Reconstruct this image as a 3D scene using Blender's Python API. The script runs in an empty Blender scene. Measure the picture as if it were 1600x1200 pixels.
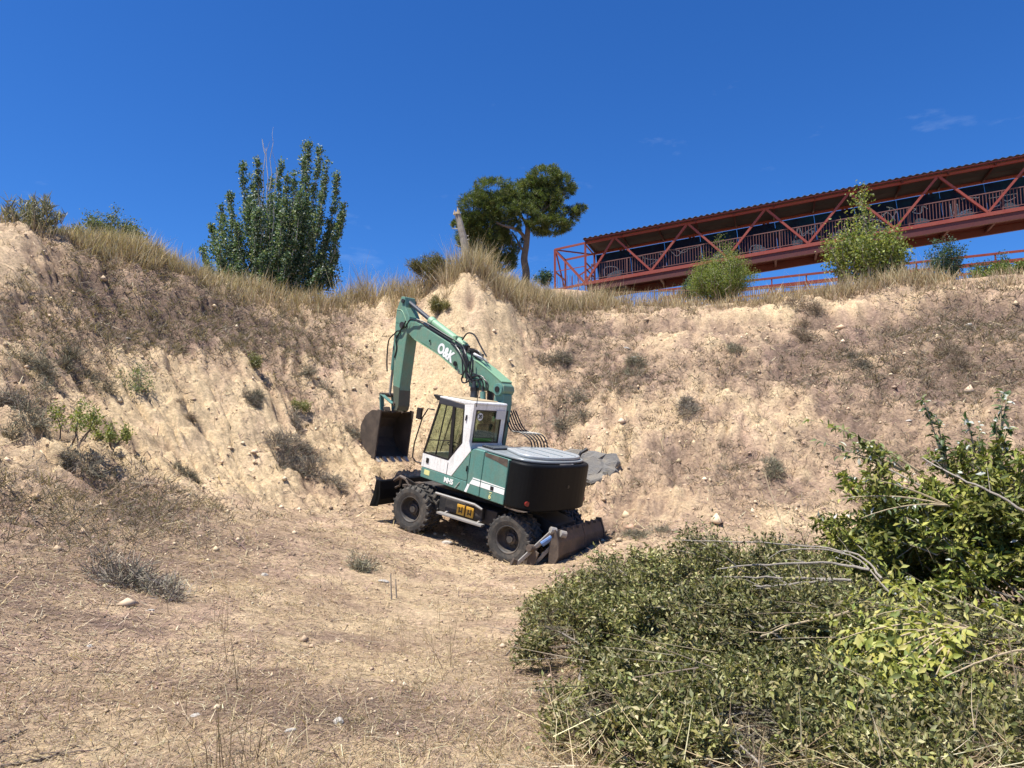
import bpy, math, random
import numpy as np
from mathutils import Vector, Matrix

rng = np.random.default_rng(7)
random.seed(7)
sc = bpy.context.scene
COL = sc.collection
R_ = math.radians

# ------------------------------------------------------------------ camera, sky, sun, exposure
EYE = 1.65
PITCH = R_(6.0)
FPX = 1155.6                       # focal length in pixels of the 1600 px wide photograph
cam_d = bpy.data.cameras.new('camera')
cam_d.sensor_width = 36.0
cam_d.lens = 36.0 * FPX / 1600.0
cam_d.clip_start = 0.1
cam_d.clip_end = 3000.0
cam = bpy.data.objects.new('camera', cam_d)
COL.objects.link(cam)
cam.location = (0, 0, EYE)
cam.rotation_euler = (R_(90) + PITCH, 0, 0)
sc.camera = cam

SUN_EL = R_(67.0)
SUN_AZ = R_(56.0)                  # to the left of straight behind the camera
sun_dir = Vector((-math.sin(SUN_AZ) * math.cos(SUN_EL), -math.cos(SUN_AZ) * math.cos(SUN_EL), math.sin(SUN_EL)))
world = bpy.data.worlds.new('World')
sc.world = world
world.use_nodes = True
nt = world.node_tree
nt.nodes.clear()
sky = nt.nodes.new('ShaderNodeTexSky')
sky.sky_type = 'NISHITA'
sky.sun_disc = False
sky.sun_elevation = SUN_EL
sky.sun_rotation = math.pi + SUN_AZ
sky.altitude = 700
sky.air_density = 1.0
sky.dust_density = 0.25
sky.ozone_density = 3.0
hs = nt.nodes.new('ShaderNodeHueSaturation')
hs.inputs['Saturation'].default_value = 1.22
hs.inputs['Hue'].default_value = 0.5
bg = nt.nodes.new('ShaderNodeBackground')
bg.inputs['Strength'].default_value = 0.08
wo = nt.nodes.new('ShaderNodeOutputWorld')
# a few faint wisps of cirrus
tc = nt.nodes.new('ShaderNodeTexCoord')
mp = nt.nodes.new('ShaderNodeMapping')
mp.inputs['Scale'].default_value = (2.2, 2.2, 7.0)
mp.inputs['Rotation'].default_value = (0.25, -0.35, 0.0)
nz = nt.nodes.new('ShaderNodeTexNoise')
nz.inputs['Scale'].default_value = 1.7
nz.inputs['Detail'].default_value = 7.0
nz.inputs['Roughness'].default_value = 0.62
rp = nt.nodes.new('ShaderNodeValToRGB')
rp.color_ramp.elements[0].position = 0.585
rp.color_ramp.elements[0].color = (0, 0, 0, 1)
rp.color_ramp.elements[1].position = 0.85
rp.color_ramp.elements[1].color = (0.34, 0.34, 0.34, 1)
mx = nt.nodes.new('ShaderNodeMixRGB')
mx.inputs['Color2'].default_value = (5.5, 6.5, 8.0, 1)
nt.links.new(sky.outputs[0], hs.inputs['Color'])
nt.links.new(tc.outputs['Generated'], mp.inputs['Vector'])
nt.links.new(mp.outputs[0], nz.inputs['Vector'])
nt.links.new(nz.outputs['Fac'], rp.inputs['Fac'])
nt.links.new(rp.outputs['Color'], mx.inputs['Fac'])
tint = nt.nodes.new('ShaderNodeMixRGB'); tint.blend_type = 'MULTIPLY'; tint.inputs['Fac'].default_value = 1
tint.inputs['Color2'].default_value = (.46, .75, 1.12, 1)          # the phone's deep blue rendering of a clear sky
nt.links.new(hs.outputs[0], tint.inputs['Color1'])
nt.links.new(tint.outputs[0], mx.inputs['Color1'])
nt.links.new(mx.outputs[0], bg.inputs['Color'])
nt.links.new(bg.outputs[0], wo.inputs['Surface'])

sun_d = bpy.data.lights.new('sun', 'SUN')
sun_d.energy = 4.8
sun_d.angle = R_(0.53)
sun_d.color = (1.0, 0.955, 0.88)
sun = bpy.data.objects.new('sun', sun_d)
COL.objects.link(sun)
sun.rotation_euler = sun_dir.to_track_quat('Z', 'Y').to_euler()
sun.location = (-20, -10, 30)

sc.view_settings.view_transform = 'Standard'
sc.view_settings.look = 'None'
sc.view_settings.exposure = 0.86
sc.view_settings.gamma = 1.0
sc.view_settings.use_curve_mapping = False


# ------------------------------------------------------------------ helpers
def setp(o, label=None, cat=None, group=None, kind=None):
    if label: o['label'] = label
    if cat: o['category'] = cat
    if group: o['group'] = group
    if kind: o['kind'] = kind
    return o


def link(o, parent=None):
    COL.objects.link(o)
    if parent is not None:
        o.parent = parent
    return o


def empty(name, loc, rot=None):
    o = bpy.data.objects.new(name, None)
    o.empty_display_size = 0.3
    link(o)
    o.location = loc
    if rot is not None:
        o.rotation_euler = rot
    return o


def thing(name, label, cat, loc=(0, 0, 0), group=None):
    return setp(empty(name, loc), label, cat, group)


def np_obj(name, verts, faces, mat, parent=None, cols=None, smooth=False, kind=None, loc=None):
    """faces: list of int arrays (n,3) or (n,4); cols: (nverts,3) colours"""
    me = np_mesh(name, verts, faces, mat, cols, smooth)
    o = link(bpy.data.objects.new(name, me), parent)
    if loc is not None: o.location = loc
    if kind: o['kind'] = kind
    return o


def np_mesh(name, verts, faces, mat, cols=None, smooth=False):
    verts = np.asarray(verts, np.float32)
    me = bpy.data.meshes.new(name)
    me.vertices.add(len(verts))
    me.vertices.foreach_set('co', verts.ravel())
    faces = [np.asarray(f, np.int32) for f in faces if len(f)]
    loops = np.concatenate([f.ravel() for f in faces])
    tot = np.concatenate([np.full(len(f), f.shape[1], np.int32) for f in faces])
    start = np.concatenate([[0], np.cumsum(tot)[:-1]]).astype(np.int32)
    me.loops.add(len(loops))
    me.loops.foreach_set('vertex_index', loops)
    me.polygons.add(len(tot))
    me.polygons.foreach_set('loop_start', start)
    me.polygons.foreach_set('loop_total', tot)
    if smooth:
        me.polygons.foreach_set('use_smooth', np.ones(len(tot), bool))
    if cols is not None:
        at = me.color_attributes.new('Col', 'FLOAT_COLOR', 'POINT')
        c = np.ones((len(verts), 4), np.float32)
        c[:, :cols.shape[1]] = cols
        at.data.foreach_set('color', c.ravel())
    if mat is not None: me.materials.append(mat)
    me.update(calc_edges=True)
    return me


class MB:
    """collects simple shapes; build() links them as ONE mesh object"""
    def __init__(s): s.v = []; s.f = []

    def add(s, vs, fs):
        n = len(s.v)
        s.v += [tuple(v) for v in vs]
        s.f += [tuple(i + n for i in f) for f in fs]
        return s

    def box(s, x0, x1, y0, y1, z0, z1):
        vs = [(x0, y0, z0), (x1, y0, z0), (x1, y1, z0), (x0, y1, z0), (x0, y0, z1), (x1, y0, z1), (x1, y1, z1), (x0, y1, z1)]
        return s.add(vs, [(0, 3, 2, 1), (4, 5, 6, 7), (0, 1, 5, 4), (1, 2, 6, 5), (2, 3, 7, 6), (3, 0, 4, 7)])

    def prism(s, poly, a, b, axis='y'):
        """polygon in the plane of the two other axes, extruded from a to b"""
        def P(p, t):
            return {'y': (p[0], t, p[1]), 'z': (p[0], p[1], t), 'x': (t, p[0], p[1])}[axis]
        n = len(poly)
        ar = sum(poly[i][0] * poly[(i + 1) % n][1] - poly[(i + 1) % n][0] * poly[i][1] for i in range(n))
        flip = (ar > 0) == (axis == 'y')
        vs = [P(p, a) for p in poly] + [P(p, b) for p in poly]
        fs = [tuple(range(n - 1, -1, -1)), tuple(range(n, 2 * n))] + [(i, (i + 1) % n, n + (i + 1) % n, n + i) for i in range(n)]
        if flip: fs = [tuple(reversed(f)) for f in fs]
        return s.add(vs, fs)

    def beam(s, p, q, w, h, up=(0, 0, 1)):
        p = Vector(p); q = Vector(q); d = (q - p).normalized(); u = Vector(up)
        if abs(d.dot(u)) > 0.98: u = Vector((1, 0, 0))
        a = d.cross(u).normalized() * (w / 2); b = a.cross(d).normalized() * (h / 2)
        vs = [p - a - b, p + a - b, p + a + b, p - a + b, q - a - b, q + a - b, q + a + b, q - a + b]
        return s.add(vs, [(0, 1, 2, 3), (7, 6, 5, 4), (0, 4, 5, 1), (1, 5, 6, 2), (2, 6, 7, 3), (3, 7, 4, 0)])

    def tube(s, pts, rad, n=8, cap=True):
        pts = [Vector(p) for p in pts]
        if not hasattr(rad, '__len__'): rad = [rad] * len(pts)
        vs = []; fs = []
        prev = None
        for i, p in enumerate(pts):
            d = (pts[min(i + 1, len(pts) - 1)] - pts[max(i - 1, 0)]).normalized()
            if prev is None:
                a = d.orthogonal().normalized()
            else:
                a = (prev - d * prev.dot(d))
                a = a.normalized() if a.length > 1e-6 else d.orthogonal().normalized()
            prev = a
            b = d.cross(a)
            for k in range(n):
                t = 2 * math.pi * k / n
                vs.append(p + (a * math.cos(t) + b * math.sin(t)) * rad[i])
        for i in range(len(pts) - 1):
            for k in range(n):
                k2 = (k + 1) % n
                fs.append((i * n + k, i * n + k2, (i + 1) * n + k2, (i + 1) * n + k))
        if cap:
            fs.append(tuple(range(n - 1, -1, -1)))
            m = (len(pts) - 1) * n
            fs.append(tuple(m + k for k in range(n)))
        return s.add(vs, fs)

    def lathe_y(s, prof, cx, cy, cz, n=40):
        """profile of (radius, y) turned round the y axis through (cx, cz)"""
        vs = []; fs = []
        m = len(prof)
        for k in range(n):
            t = 2 * math.pi * k / n
            for r, y in prof:
                vs.append((cx + r * math.cos(t), cy + y, cz + r * math.sin(t)))
        for k in range(n):
            k2 = (k + 1) % n
            for i in range(m - 1):
                fs.append((k * m + i, k2 * m + i, k2 * m + i + 1, k * m + i + 1))
        return s.add(vs, fs)

    def mesh(s, name, mat, smooth=False):
        me = bpy.data.meshes.new(name)
        me.from_pydata(s.v, [], s.f)
        if mat: me.materials.append(mat)
        if smooth:
            for p in me.polygons: p.use_smooth = True
        me.update()
        return me

    def build(s, name, mat, parent=None, smooth=False, bevel=0, seg=2, label=None, kind=None, rz=None, angle=None):
        o = link(bpy.data.objects.new(name, s.mesh(name, mat, smooth)), parent)
        if bevel:
            b = o.modifiers.new('bevel', 'BEVEL'); b.width = bevel; b.segments = seg
            b.limit_method = 'ANGLE'; b.angle_limit = R_(35); b.harden_normals = False
            for p in o.data.polygons: p.use_smooth = False
        if label: o['label'] = label
        if kind: o['kind'] = kind
        if rz is not None: o.rotation_euler = (0, 0, rz)
        return o


def copy_tree(o, parent=None):
    c = o.copy(); COL.objects.link(c)
    if parent is not None: c.parent = parent
    for ch in list(o.children): copy_tree(ch, c)
    return c


def unit(a):
    return a / np.maximum(np.linalg.norm(a, axis=-1, keepdims=True), 1e-9)


def leaf_arrays(P, D, N, L, W, C, fold=0.18, mid=0.45):
    """folded diamond leaves, two triangles each"""
    S = unit(np.cross(D, N)); N2 = np.cross(S, D)
    L = np.asarray(L)[:, None]; W = np.asarray(W)[:, None]
    a = P; c = P + D * L - N2 * L * 0.10
    b = P + D * L * mid + S * W * .5 + N2 * W * fold
    d = P + D * L * mid - S * W * .5 + N2 * W * fold
    V = np.stack([a, b, c, d], 1).reshape(-1, 3)
    n = len(P); i = np.arange(n) * 4
    F = np.concatenate([np.stack([i, i + 1, i + 2], 1), np.stack([i, i + 2, i + 3], 1)])
    return V, F, np.repeat(C, 4, 0)


def blade_arrays(P, D, B, L, W, C0, C1):
    """bent tapering blades: one quad and one triangle each"""
    n = len(P)
    S = unit(np.cross(D, rng.normal(size=(n, 3))))
    L = np.asarray(L)[:, None]; W = np.asarray(W)[:, None]
    m = P + D * L * .55 + B * L * .18
    t = P + D * L + B * L * .55
    V = np.stack([P - S * W * .5, P + S * W * .5, m + S * W * .4, m - S * W * .4, t], 1).reshape(-1, 3)
    i = np.arange(n) * 5
    Q = np.stack([i, i + 1, i + 2, i + 3], 1); T = np.stack([i + 3, i + 2, i + 4], 1)
    cm = (C0 + C1) / 2
    C = np.stack([C0, C0, cm, cm, C1], 1).reshape(-1, 3)
    return V, Q, T, C


def join(parts):
    """join [(V, [faces...], C)] into one"""
    V = []; C = []; F3 = []; F4 = []; n = 0
    for v, fs, c in parts:
        for f in fs:
            (F3 if f.shape[1] == 3 else F4).append(f + n)
        V.append(v); C.append(c); n += len(v)
    out = []
    if F3: out.append(np.concatenate(F3))
    if F4: out.append(np.concatenate(F4))
    return np.concatenate(V), out, np.concatenate(C)


def palette(n, cols, jit=0.12):
    cols = np.asarray(cols, float)
    c = cols[rng.integers(0, len(cols), n)]
    return np.clip(c * (1 + rng.normal(size=(n, 1)) * jit) * (1 + rng.normal(size=(n, 3)) * jit * .25), 0.004, 0.9)


# ---- value noise
_perm = np.random.default_rng(3).random((64, 256, 256)).astype(np.float32)


def vnoise(x, y, seed=0):
    T = _perm[seed % 64]
    xi = np.floor(x).astype(int); yi = np.floor(y).astype(int)
    fx = x - xi; fy = y - yi
    fx = fx * fx * fx * (fx * (fx * 6 - 15) + 10); fy = fy * fy * fy * (fy * (fy * 6 - 15) + 10)
    x0 = xi & 255; x1 = (xi + 1) & 255; y0 = yi & 255; y1 = (yi + 1) & 255
    return ((T[x0, y0] * (1 - fx) + T[x1, y0] * fx) * (1 - fy) + (T[x0, y1] * (1 - fx) + T[x1, y1] * fx) * fy) * 2 - 1


def fbm(x, y, seed=0, oct=4, gain=.5):
    s = 0; a = 1; t = 0
    for k in range(oct):
        ca, sa = math.cos(.6 + k), math.sin(.6 + k)
        s = s + a * vnoise((x * ca - y * sa) * 2 ** k + 17.3 * k, (x * sa + y * ca) * 2 ** k - 9.1 * k, seed + k)
        t += a; a *= gain
    return s / t


# ---- rays through the photograph, to model places measured in it
def ray(px, py):
    x = (px - 800) / FPX; z = (600 - py) / FPX
    return np.array([x, math.cos(PITCH) - z * math.sin(PITCH), math.sin(PITCH) + z * math.cos(PITCH)])


def at(px, py, Y):
    v = ray(px, py)
    return v * (Y / v[1]) + np.array([0, 0, EYE])


# ------------------------------------------------------------------ materials
def new_mat(name):
    m = bpy.data.materials.new(name); m.use_nodes = True
    return m, m.node_tree, m.node_tree.nodes['Principled BSDF']


def paint(name, col, rough=.45, metal=0.0, dirt=(.30, .23, .16), amount=.35, scale=3.0, bump=.0, spec=.5, streak=0):
    """weathered paint: base colour mottled, dust in blotches"""
    m, t, b = new_mat(name)
    co = t.nodes.new('ShaderNodeTexCoord')
    n1 = t.nodes.new('ShaderNodeTexNoise'); n1.inputs['Scale'].default_value = scale; n1.inputs['Detail'].default_value = 8; n1.inputs['Roughness'].default_value = .68
    n2 = t.nodes.new('ShaderNodeTexNoise'); n2.inputs['Scale'].default_value = scale * 9; n2.inputs['Detail'].default_value = 5
    r1 = t.nodes.new('ShaderNodeMapRange'); r1.inputs['From Min'].default_value = .45; r1.inputs['From Max'].default_value = .8; r1.inputs['To Max'].default_value = amount
    r2 = t.nodes.new('ShaderNodeMapRange'); r2.inputs['From Min'].default_value = .25; r2.inputs['From Max'].default_value = .75; r2.inputs['To Min'].default_value = .86; r2.inputs['To Max'].default_value = 1.12
    mx = t.nodes.new('ShaderNodeMixRGB'); mx.inputs['Color1'].default_value = (*col, 1); mx.inputs['Color2'].default_value = (*dirt, 1)
    ml = t.nodes.new('ShaderNodeMixRGB'); ml.blend_type = 'MULTIPLY'; ml.inputs['Fac'].default_value = 1
    L = t.links.new
    L(co.outputs['Object'], n1.inputs['Vector']); L(co.outputs['Object'], n2.inputs['Vector'])
    L(n1.outputs['Fac'], r1.inputs['Value']); L(n2.outputs['Fac'], r2.inputs['Value'])
    L(r1.outputs[0], mx.inputs['Fac']); L(mx.outputs[0], ml.inputs['Color1']); L(r2.outputs[0], ml.inputs['Color2'])
    out = ml
    if streak:
        mpp = t.nodes.new('ShaderNodeMapping'); mpp.inputs['Scale'].default_value = (7, 7, .7)
        n3_ = t.nodes.new('ShaderNodeTexNoise'); n3_.inputs['Scale'].default_value = 2.2; n3_.inputs['Detail'].default_value = 7; n3_.inputs['Roughness'].default_value = .7
        r3 = t.nodes.new('ShaderNodeMapRange'); r3.inputs['From Min'].default_value = .5; r3.inputs['From Max'].default_value = .72; r3.inputs['To Max'].default_value = streak
        m3 = t.nodes.new('ShaderNodeMixRGB'); m3.inputs['Color2'].default_value = (*[d_ * .62 for d_ in dirt], 1)
        L(co.outputs['Object'], mpp.inputs['Vector']); L(mpp.outputs[0], n3_.inputs['Vector']); L(n3_.outputs['Fac'], r3.inputs['Value']); L(r3.outputs[0], m3.inputs['Fac']); L(ml.outputs[0], m3.inputs['Color1']); out = m3
    L(out.outputs[0], b.inputs['Base Color'])
    ra = t.nodes.new('ShaderNodeMath'); ra.operation = 'MULTIPLY_ADD'; ra.inputs[1].default_value = .5; ra.inputs[2].default_value = rough - .1
    L(r1.outputs[0], ra.inputs[0]); L(ra.outputs[0], b.inputs['Roughness'])
    b.inputs['Metallic'].default_value = metal
    b.inputs['Specular IOR Level'].default_value = spec
    if bump:
        bp = t.nodes.new('ShaderNodeBump'); bp.inputs['Strength'].default_value = bump; bp.inputs['Distance'].default_value = .02
        L(n2.outputs['Fac'], bp.inputs['Height']); L(bp.outputs[0], b.inputs['Normal'])
    return m


def vegmat(name, trans=.3, rough=.55, spec=.25):
    m, t, b = new_mat(name)
    a = t.nodes.new('ShaderNodeAttribute'); a.attribute_name = 'Col'
    L = t.links.new
    L(a.outputs['Color'], b.inputs['Base Color'])
    b.inputs['Roughness'].default_value = rough
    b.inputs['Specular IOR Level'].default_value = spec
    if trans > 0:
        tr = t.nodes.new('ShaderNodeBsdfTranslucent')
        g = t.nodes.new('ShaderNodeMixRGB'); g.blend_type = 'MULTIPLY'; g.inputs['Fac'].default_value = 1; g.inputs['Color2'].default_value = (1.25, 1.3, .6, 1)
        ms = t.nodes.new('ShaderNodeMixShader'); ms.inputs[0].default_value = trans
        L(a.outputs['Color'], g.inputs['Color1']); L(g.outputs[0], tr.inputs['Color'])
        L(b.outputs[0], ms.inputs[1]); L(tr.outputs[0], ms.inputs[2])
        L(ms.outputs[0], t.nodes['Material Output'].inputs['Surface'])
    return m


M = {}
M['leaf'] = vegmat('leaf', .32, .5, .35)
M['brush_leaf'] = vegmat('brush_leaf', .22, .5, .22)
M['grass'] = vegmat('grass', .25, .7, .15)
M['twig'] = vegmat('twig', 0, .8, .15)
M['stone'] = vegmat('stone', 0, .9, .2)
M['bark'] = paint('bark', (.16, .12, .09), .9, dirt=(.07, .055, .045), amount=.8, scale=9, bump=.8)
M['pale_bark'] = paint('pale_bark', (.42, .40, .36), .85, dirt=(.15, .13, .11), amount=.7, scale=9, bump=.6)
M['grey_stem'] = paint('grey_stem', (.30, .26, .21), .8, dirt=(.12, .095, .07), amount=.7, scale=8, bump=.4)
M['tan_stem'] = paint('tan_stem', (.42, .33, .20), .8, dirt=(.2, .14, .09), amount=.6, scale=8, bump=.3)
M['green'] = paint('green_paint', (.088, .225, .195), .5, dirt=(.19, .22, .16), amount=.6, scale=3.2, streak=.5)
M['boom_green'] = paint('boom_green', (.125, .262, .192), .5, dirt=(.26, .25, .16), amount=.7, scale=3.4, streak=.6)
M['cyl_green'] = paint('light_green', (.20, .36, .215), .6, dirt=(.25, .28, .18), amount=.3, scale=3)
M['white'] = paint('white_paint', (.78, .78, .75), .4, dirt=(.42, .38, .32), amount=.35, scale=3.5, streak=.45)
M['black'] = paint('black_paint', (.007, .008, .009), .55, dirt=(.022, .02, .018), amount=.12, scale=2, spec=.12)
M['trim'] = paint('black_trim', (.010, .010, .012), .5, dirt=(.05, .045, .04), amount=.25, scale=5)
M['visor'] = paint('dark_visor', (.03, .034, .045), .5, dirt=(.1, .09, .08), amount=.3, scale=5)
M['rubber'] = paint('tyre_rubber', (.035, .034, .032), .85, dirt=(.20, .165, .125), amount=.75, scale=5, bump=.3)
M['rim'] = paint('rim_paint', (.045, .042, .04), .7, dirt=(.22, .17, .12), amount=.75, scale=5)
M['chassis'] = paint('chassis_paint', (.022, .022, .023), .7, dirt=(.15, .115, .085), amount=.6, scale=3)
M['rail'] = paint('worn_rail', (.26, .25, .235), .5, dirt=(.30, .24, .17), amount=.7, scale=6)
M['hood_cover'] = paint('hood_cover_glare', (.36, .39, .40), .35, dirt=(.30, .285, .26), amount=.6, scale=3)  # lighter than the hood: the glare on top is put into the colour
M['hood'] = paint('grey_hood', (.22, .25, .26), .38, dirt=(.27, .255, .23), amount=.7, scale=3)
M['rust'] = paint('worn_steel', (.075, .056, .044), .7, dirt=(.22, .165, .115), amount=.8, scale=4, bump=.3)
M['worn_green'] = paint('worn_green', (.085, .10, .07), .65, dirt=(.16, .12, .085), amount=.9, scale=4)
M['bucket'] = paint('bucket_steel', (.06, .047, .038), .65, dirt=(.20, .145, .10), amount=.6, scale=3, bump=.2)
M['teeth'] = paint('polished_teeth', (.36, .32, .27), .5, dirt=(.28, .21, .15), amount=.6, scale=8)
M['chrome'] = paint('dark_rod', (.035, .042, .055), .5, metal=0, dirt=(.06, .055, .05), amount=.3, scale=4)
M['blue'] = paint('blue_paint', (.10, .22, .48), .5, dirt=(.25, .22, .18), amount=.5, scale=6)
M['yellow'] = paint('yellow_paint', (.62, .34, .03), .5, dirt=(.3, .22, .12), amount=.5, scale=6)
M['sticker'] = paint('yellow_sticker', (.70, .68, .28), .6, dirt=(.5, .45, .3), amount=.4, scale=12)
M['red'] = paint('red_lens', (.20, .015, .012), .4, dirt=(.15, .06, .05), amount=.3, scale=6)
M['vest'] = paint('hi_vis_cloth', (.16, .58, .05), .8, dirt=(.1, .4, .05), amount=.5, scale=6)
M['seat'] = paint('seat_cloth', (.02, .022, .024), .85, amount=.2)
M['plate'] = paint('grey_plate', (.55, .55, .54), .5, dirt=(.4, .37, .33), amount=.3, scale=8)
M['letter'] = paint('white_lettering', (.82, .83, .80), .5, dirt=(.55, .6, .5), amount=.3, scale=12)
M['ink'] = paint('black_ink', (.015, .015, .015), .6, amount=.05)
M['bridge'] = paint('red_oxide_paint', (.235, .042, .026), .6, dirt=(.22, .07, .045), amount=.6, scale=1.2, streak=.5)
M['bridge_shaded'] = paint('red_oxide_shaded', (.085, .018, .014), .6, dirt=(.05, .02, .015), amount=.5, scale=.9)  # red oxide again, darkened: shade of the undersides is put into the colour
M['roof'] = paint('roof_sheet', (.035, .028, .032), .6, dirt=(.025, .02, .022), amount=.6, scale=.8)
M['soffit'] = paint('soffit_sheet', (.045, .042, .044), .7, dirt=(.10, .095, .09), amount=.7, scale=.8)
M['panel'] = paint('painted_panel', (.009, .015, .045), .7, dirt=(.015, .085, .14), amount=.9, scale=.7, spec=.1)
M['graffiti'] = paint('graffiti_line', (.72, .78, .74), .6, dirt=(.45, .6, .6), amount=.5, scale=1.2)
M['graffiti_fill'] = paint('graffiti_fill', (.42, .46, .36), .6, dirt=(.1, .25, .3), amount=.8, scale=2.2)
M['baluster'] = paint('baluster_paint', (.15, .068, .056), .6, dirt=(.09, .045, .04), amount=.5, scale=1)
M['fence'] = paint('rusty_picket', (.20, .115, .06), .7, dirt=(.32, .22, .12), amount=.6, scale=1)
M['concrete'] = paint('concrete', (.17, .16, .145), .9, dirt=(.30, .255, .19), amount=.9, scale=3.5, bump=1.6)

m, t, b = new_mat('tinted_glass')
b.inputs['Base Color'].default_value = (.50, .58, .50, 1)
b.inputs['Transmission Weight'].default_value = 1.0
b.inputs['Roughness'].default_value = 0.02
b.inputs['IOR'].default_value = 1.02
gl = t.nodes.new('ShaderNodeBsdfGlossy'); gl.inputs['Roughness'].default_value = .03; gl.inputs['Color'].default_value = (.9, .95, .9, 1)
tp = t.nodes.new('ShaderNodeBsdfTransparent'); tp.inputs['Color'].default_value = (.72, .78, .71, 1)
lw = t.nodes.new('ShaderNodeLayerWeight'); lw.inputs['Blend'].default_value = .5
pw = t.nodes.new('ShaderNodeMath'); pw.operation = 'POWER'; pw.inputs[1].default_value = 4.0
fr = t.nodes.new('ShaderNodeMath'); fr.operation = 'MULTIPLY_ADD'; fr.inputs[1].default_value = .5; fr.inputs[2].default_value = .05
t.links.new(lw.outputs['Facing'], pw.inputs[0]); t.links.new(pw.outputs[0], fr.inputs[0])
ms = t.nodes.new('ShaderNodeMixShader')
t.links.new(fr.outputs[0], ms.inputs[0]); t.links.new(tp.outputs[0], ms.inputs[1]); t.links.new(gl.outputs[0], ms.inputs[2])
t.links.new(ms.outputs[0], t.nodes['Material Output'].inputs['Surface'])
M['glass'] = m

# ------------------------------------------------------------------ the machine's pose (needed by the ground under its wheels)
EX_T = np.array([-0.608, 17.086, -0.122])
EX_R = np.array([[-0.8354871, -0.5302340, 0.1442680], [0.5108406, -0.8461926, -0.1516577], [0.2024926, -0.0530101, 0.9778480]])
UYAW = -0.18356

# ------------------------------------------------------------------ terrain
CP = [  # (px, py, forward distance)
    (0, 1200, 4.0), (0, 1080, 5.2), (0, 1000, 6.05), (0, 900, 8.1), (0, 800, 10.3), (0, 700, 12.3), (0, 590, 14.5), (0, 450, 17.5), (10, 362, 19.6), (40, 360, 19.8), (80, 372, 20.6),
    (120, 1000, 6.4), (120, 900, 8.7), (120, 760, 12.7), (120, 600, 16.4), (120, 470, 19.5), (130, 385, 21.6),
    (250, 1000, 6.7), (250, 900, 9.45), (250, 800, 13.0), (350, 860, 12.1), (250, 700, 16.5), (250, 600, 18.5), (250, 500, 21), (250, 412, 23.6),
    (350, 448, 26.0), (350, 560, 20.8),
    (450, 1120, 4.8), (450, 950, 8.6), (450, 850, 13.0), (450, 780, 17.3), (450, 700, 19.3), (450, 600, 22), (450, 500, 26), (440, 470, 28.0),
    (580, 850, 15.2), (580, 790, 18.6), (580, 700, 21.6), (580, 600, 24), (580, 530, 26), (560, 478, 28.2),
    (650, 620, 23.8), (650, 540, 25.2), (640, 470, 26.8),
    (730, 920, 12.6), (730, 1000, 8.6), (730, 700, 21.4), (730, 620, 22.6), (730, 520, 24.2), (735, 438, 25.6),
    (810, 560, 24.6), (820, 475, 27.8),
    (960, 840, 16.2), (960, 760, 18.6), (960, 650, 21.5), (960, 560, 24.5), (960, 500, 27.5), (950, 480, 29),
    (1100, 840, 15.4), (1100, 700, 19.5), (1100, 560, 23.4), (1100, 480, 27.6),
    (1250, 840, 15.2), (1250, 760, 17.6), (1250, 650, 20.3), (1250, 550, 23.3), (1250, 462, 27),
    (1430, 760, 16.6), (1430, 600, 20.6), (1430, 490, 24.2), (1430, 442, 26.3),
    (1600, 830, 14.2), (1600, 720, 16.6), (1600, 600, 19.3), (1600, 500, 22.5), (1600, 430, 25),
]
pts = [at(*c) for c in CP]
for sx in (1, -1):
    for sy in (1, -1):
        w = EX_T + EX_R @ np.array([sx * 1.30, sy * .94, .02 if sx > 0 else .05])
        pts.append(w)
pts += [np.array(p, float) for p in [
    (0, 1, 0), (-4, 1, .1), (4, 1, .05), (3, 5, .02), (2, 8, -.12), (5, 9, -.05), (7, 6, .1), (6, 12, -.05), (3, 11.5, -.25), (0.5, 10.5, -.28), (10, 10, .3), (10, 3, .2),
    (-9, 3, .9), (-14, 3, 3.4), (-16, 10, 6.6), (-20, 5, 7.0), (-22, 14, 8.2), (-30, 10, 8.5), (0, -15, .2), (-15, -12, 2), (15, -12, 1), (18, 6, 1.0), (24, 8, 5.0), (28, 16, 8),
    # plateau behind the crest
    (-20, 24, 8.4), (-16, 26, 8.3), (-14, 31, 8.3), (-8, 32, 8.0), (-8, 38, 8.4), (-3, 31, 8.5), (0, 29, 8.5), (0, 34, 9.2), (1, 37, 9.7), (4.5, 44, 11.9), (2.5, 45.5, 12.3), (5, 34, 8.7), (9, 31.5, 8.0), (12, 33, 7.8),
    (16, 30, 7.9), (20, 30, 8.0), (26, 30, 8.0), (14, 42, 8.2), (24, 42, 8.2), (10, 55, 9.5), (-15, 50, 9), (30, 55, 8.6), (0, 60, 10), (-45, 40, 9), (50, 40, 9), (-55, 0, 8), (55, 0, 6), (0, -60, 0), (-40, -40, 3), (40, -40, 2)]]
CPW = np.array(pts)


def _kern(d):
    return np.sqrt(d * d + 1.0)


def _fit(A):
    n = len(A)
    d = np.linalg.norm(A[:, None, :2] - A[None, :, :2], axis=-1)
    K = _kern(d) - np.eye(n) * 0.02
    Pm = np.c_[np.ones(n), A[:, :2]]
    S = np.zeros((n + 3, n + 3)); S[:n, :n] = K; S[:n, n:] = Pm; S[n:, :n] = Pm.T
    return np.linalg.solve(S, np.r_[A[:, 2], 0, 0, 0])


_W = _fit(CPW)


def base_h(x, y):
    x = np.asarray(x, float).ravel(); y = np.asarray(y, float).ravel()
    r = np.maximum(np.hypot(x, y), 1e-6); k = np.minimum(1, 62 / r); x = x * k; y = y * k
    out = np.empty(len(x))
    for i in range(0, len(x), 40000):
        a = x[i:i + 40000]; c = y[i:i + 40000]
        d = np.hypot(a[:, None] - CPW[None, :, 0], c[:, None] - CPW[None, :, 1])
        out[i:i + 40000] = _kern(d) @ _W[:-3] + _W[-3] + _W[-2] * a + _W[-1] * c
    return out


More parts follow.
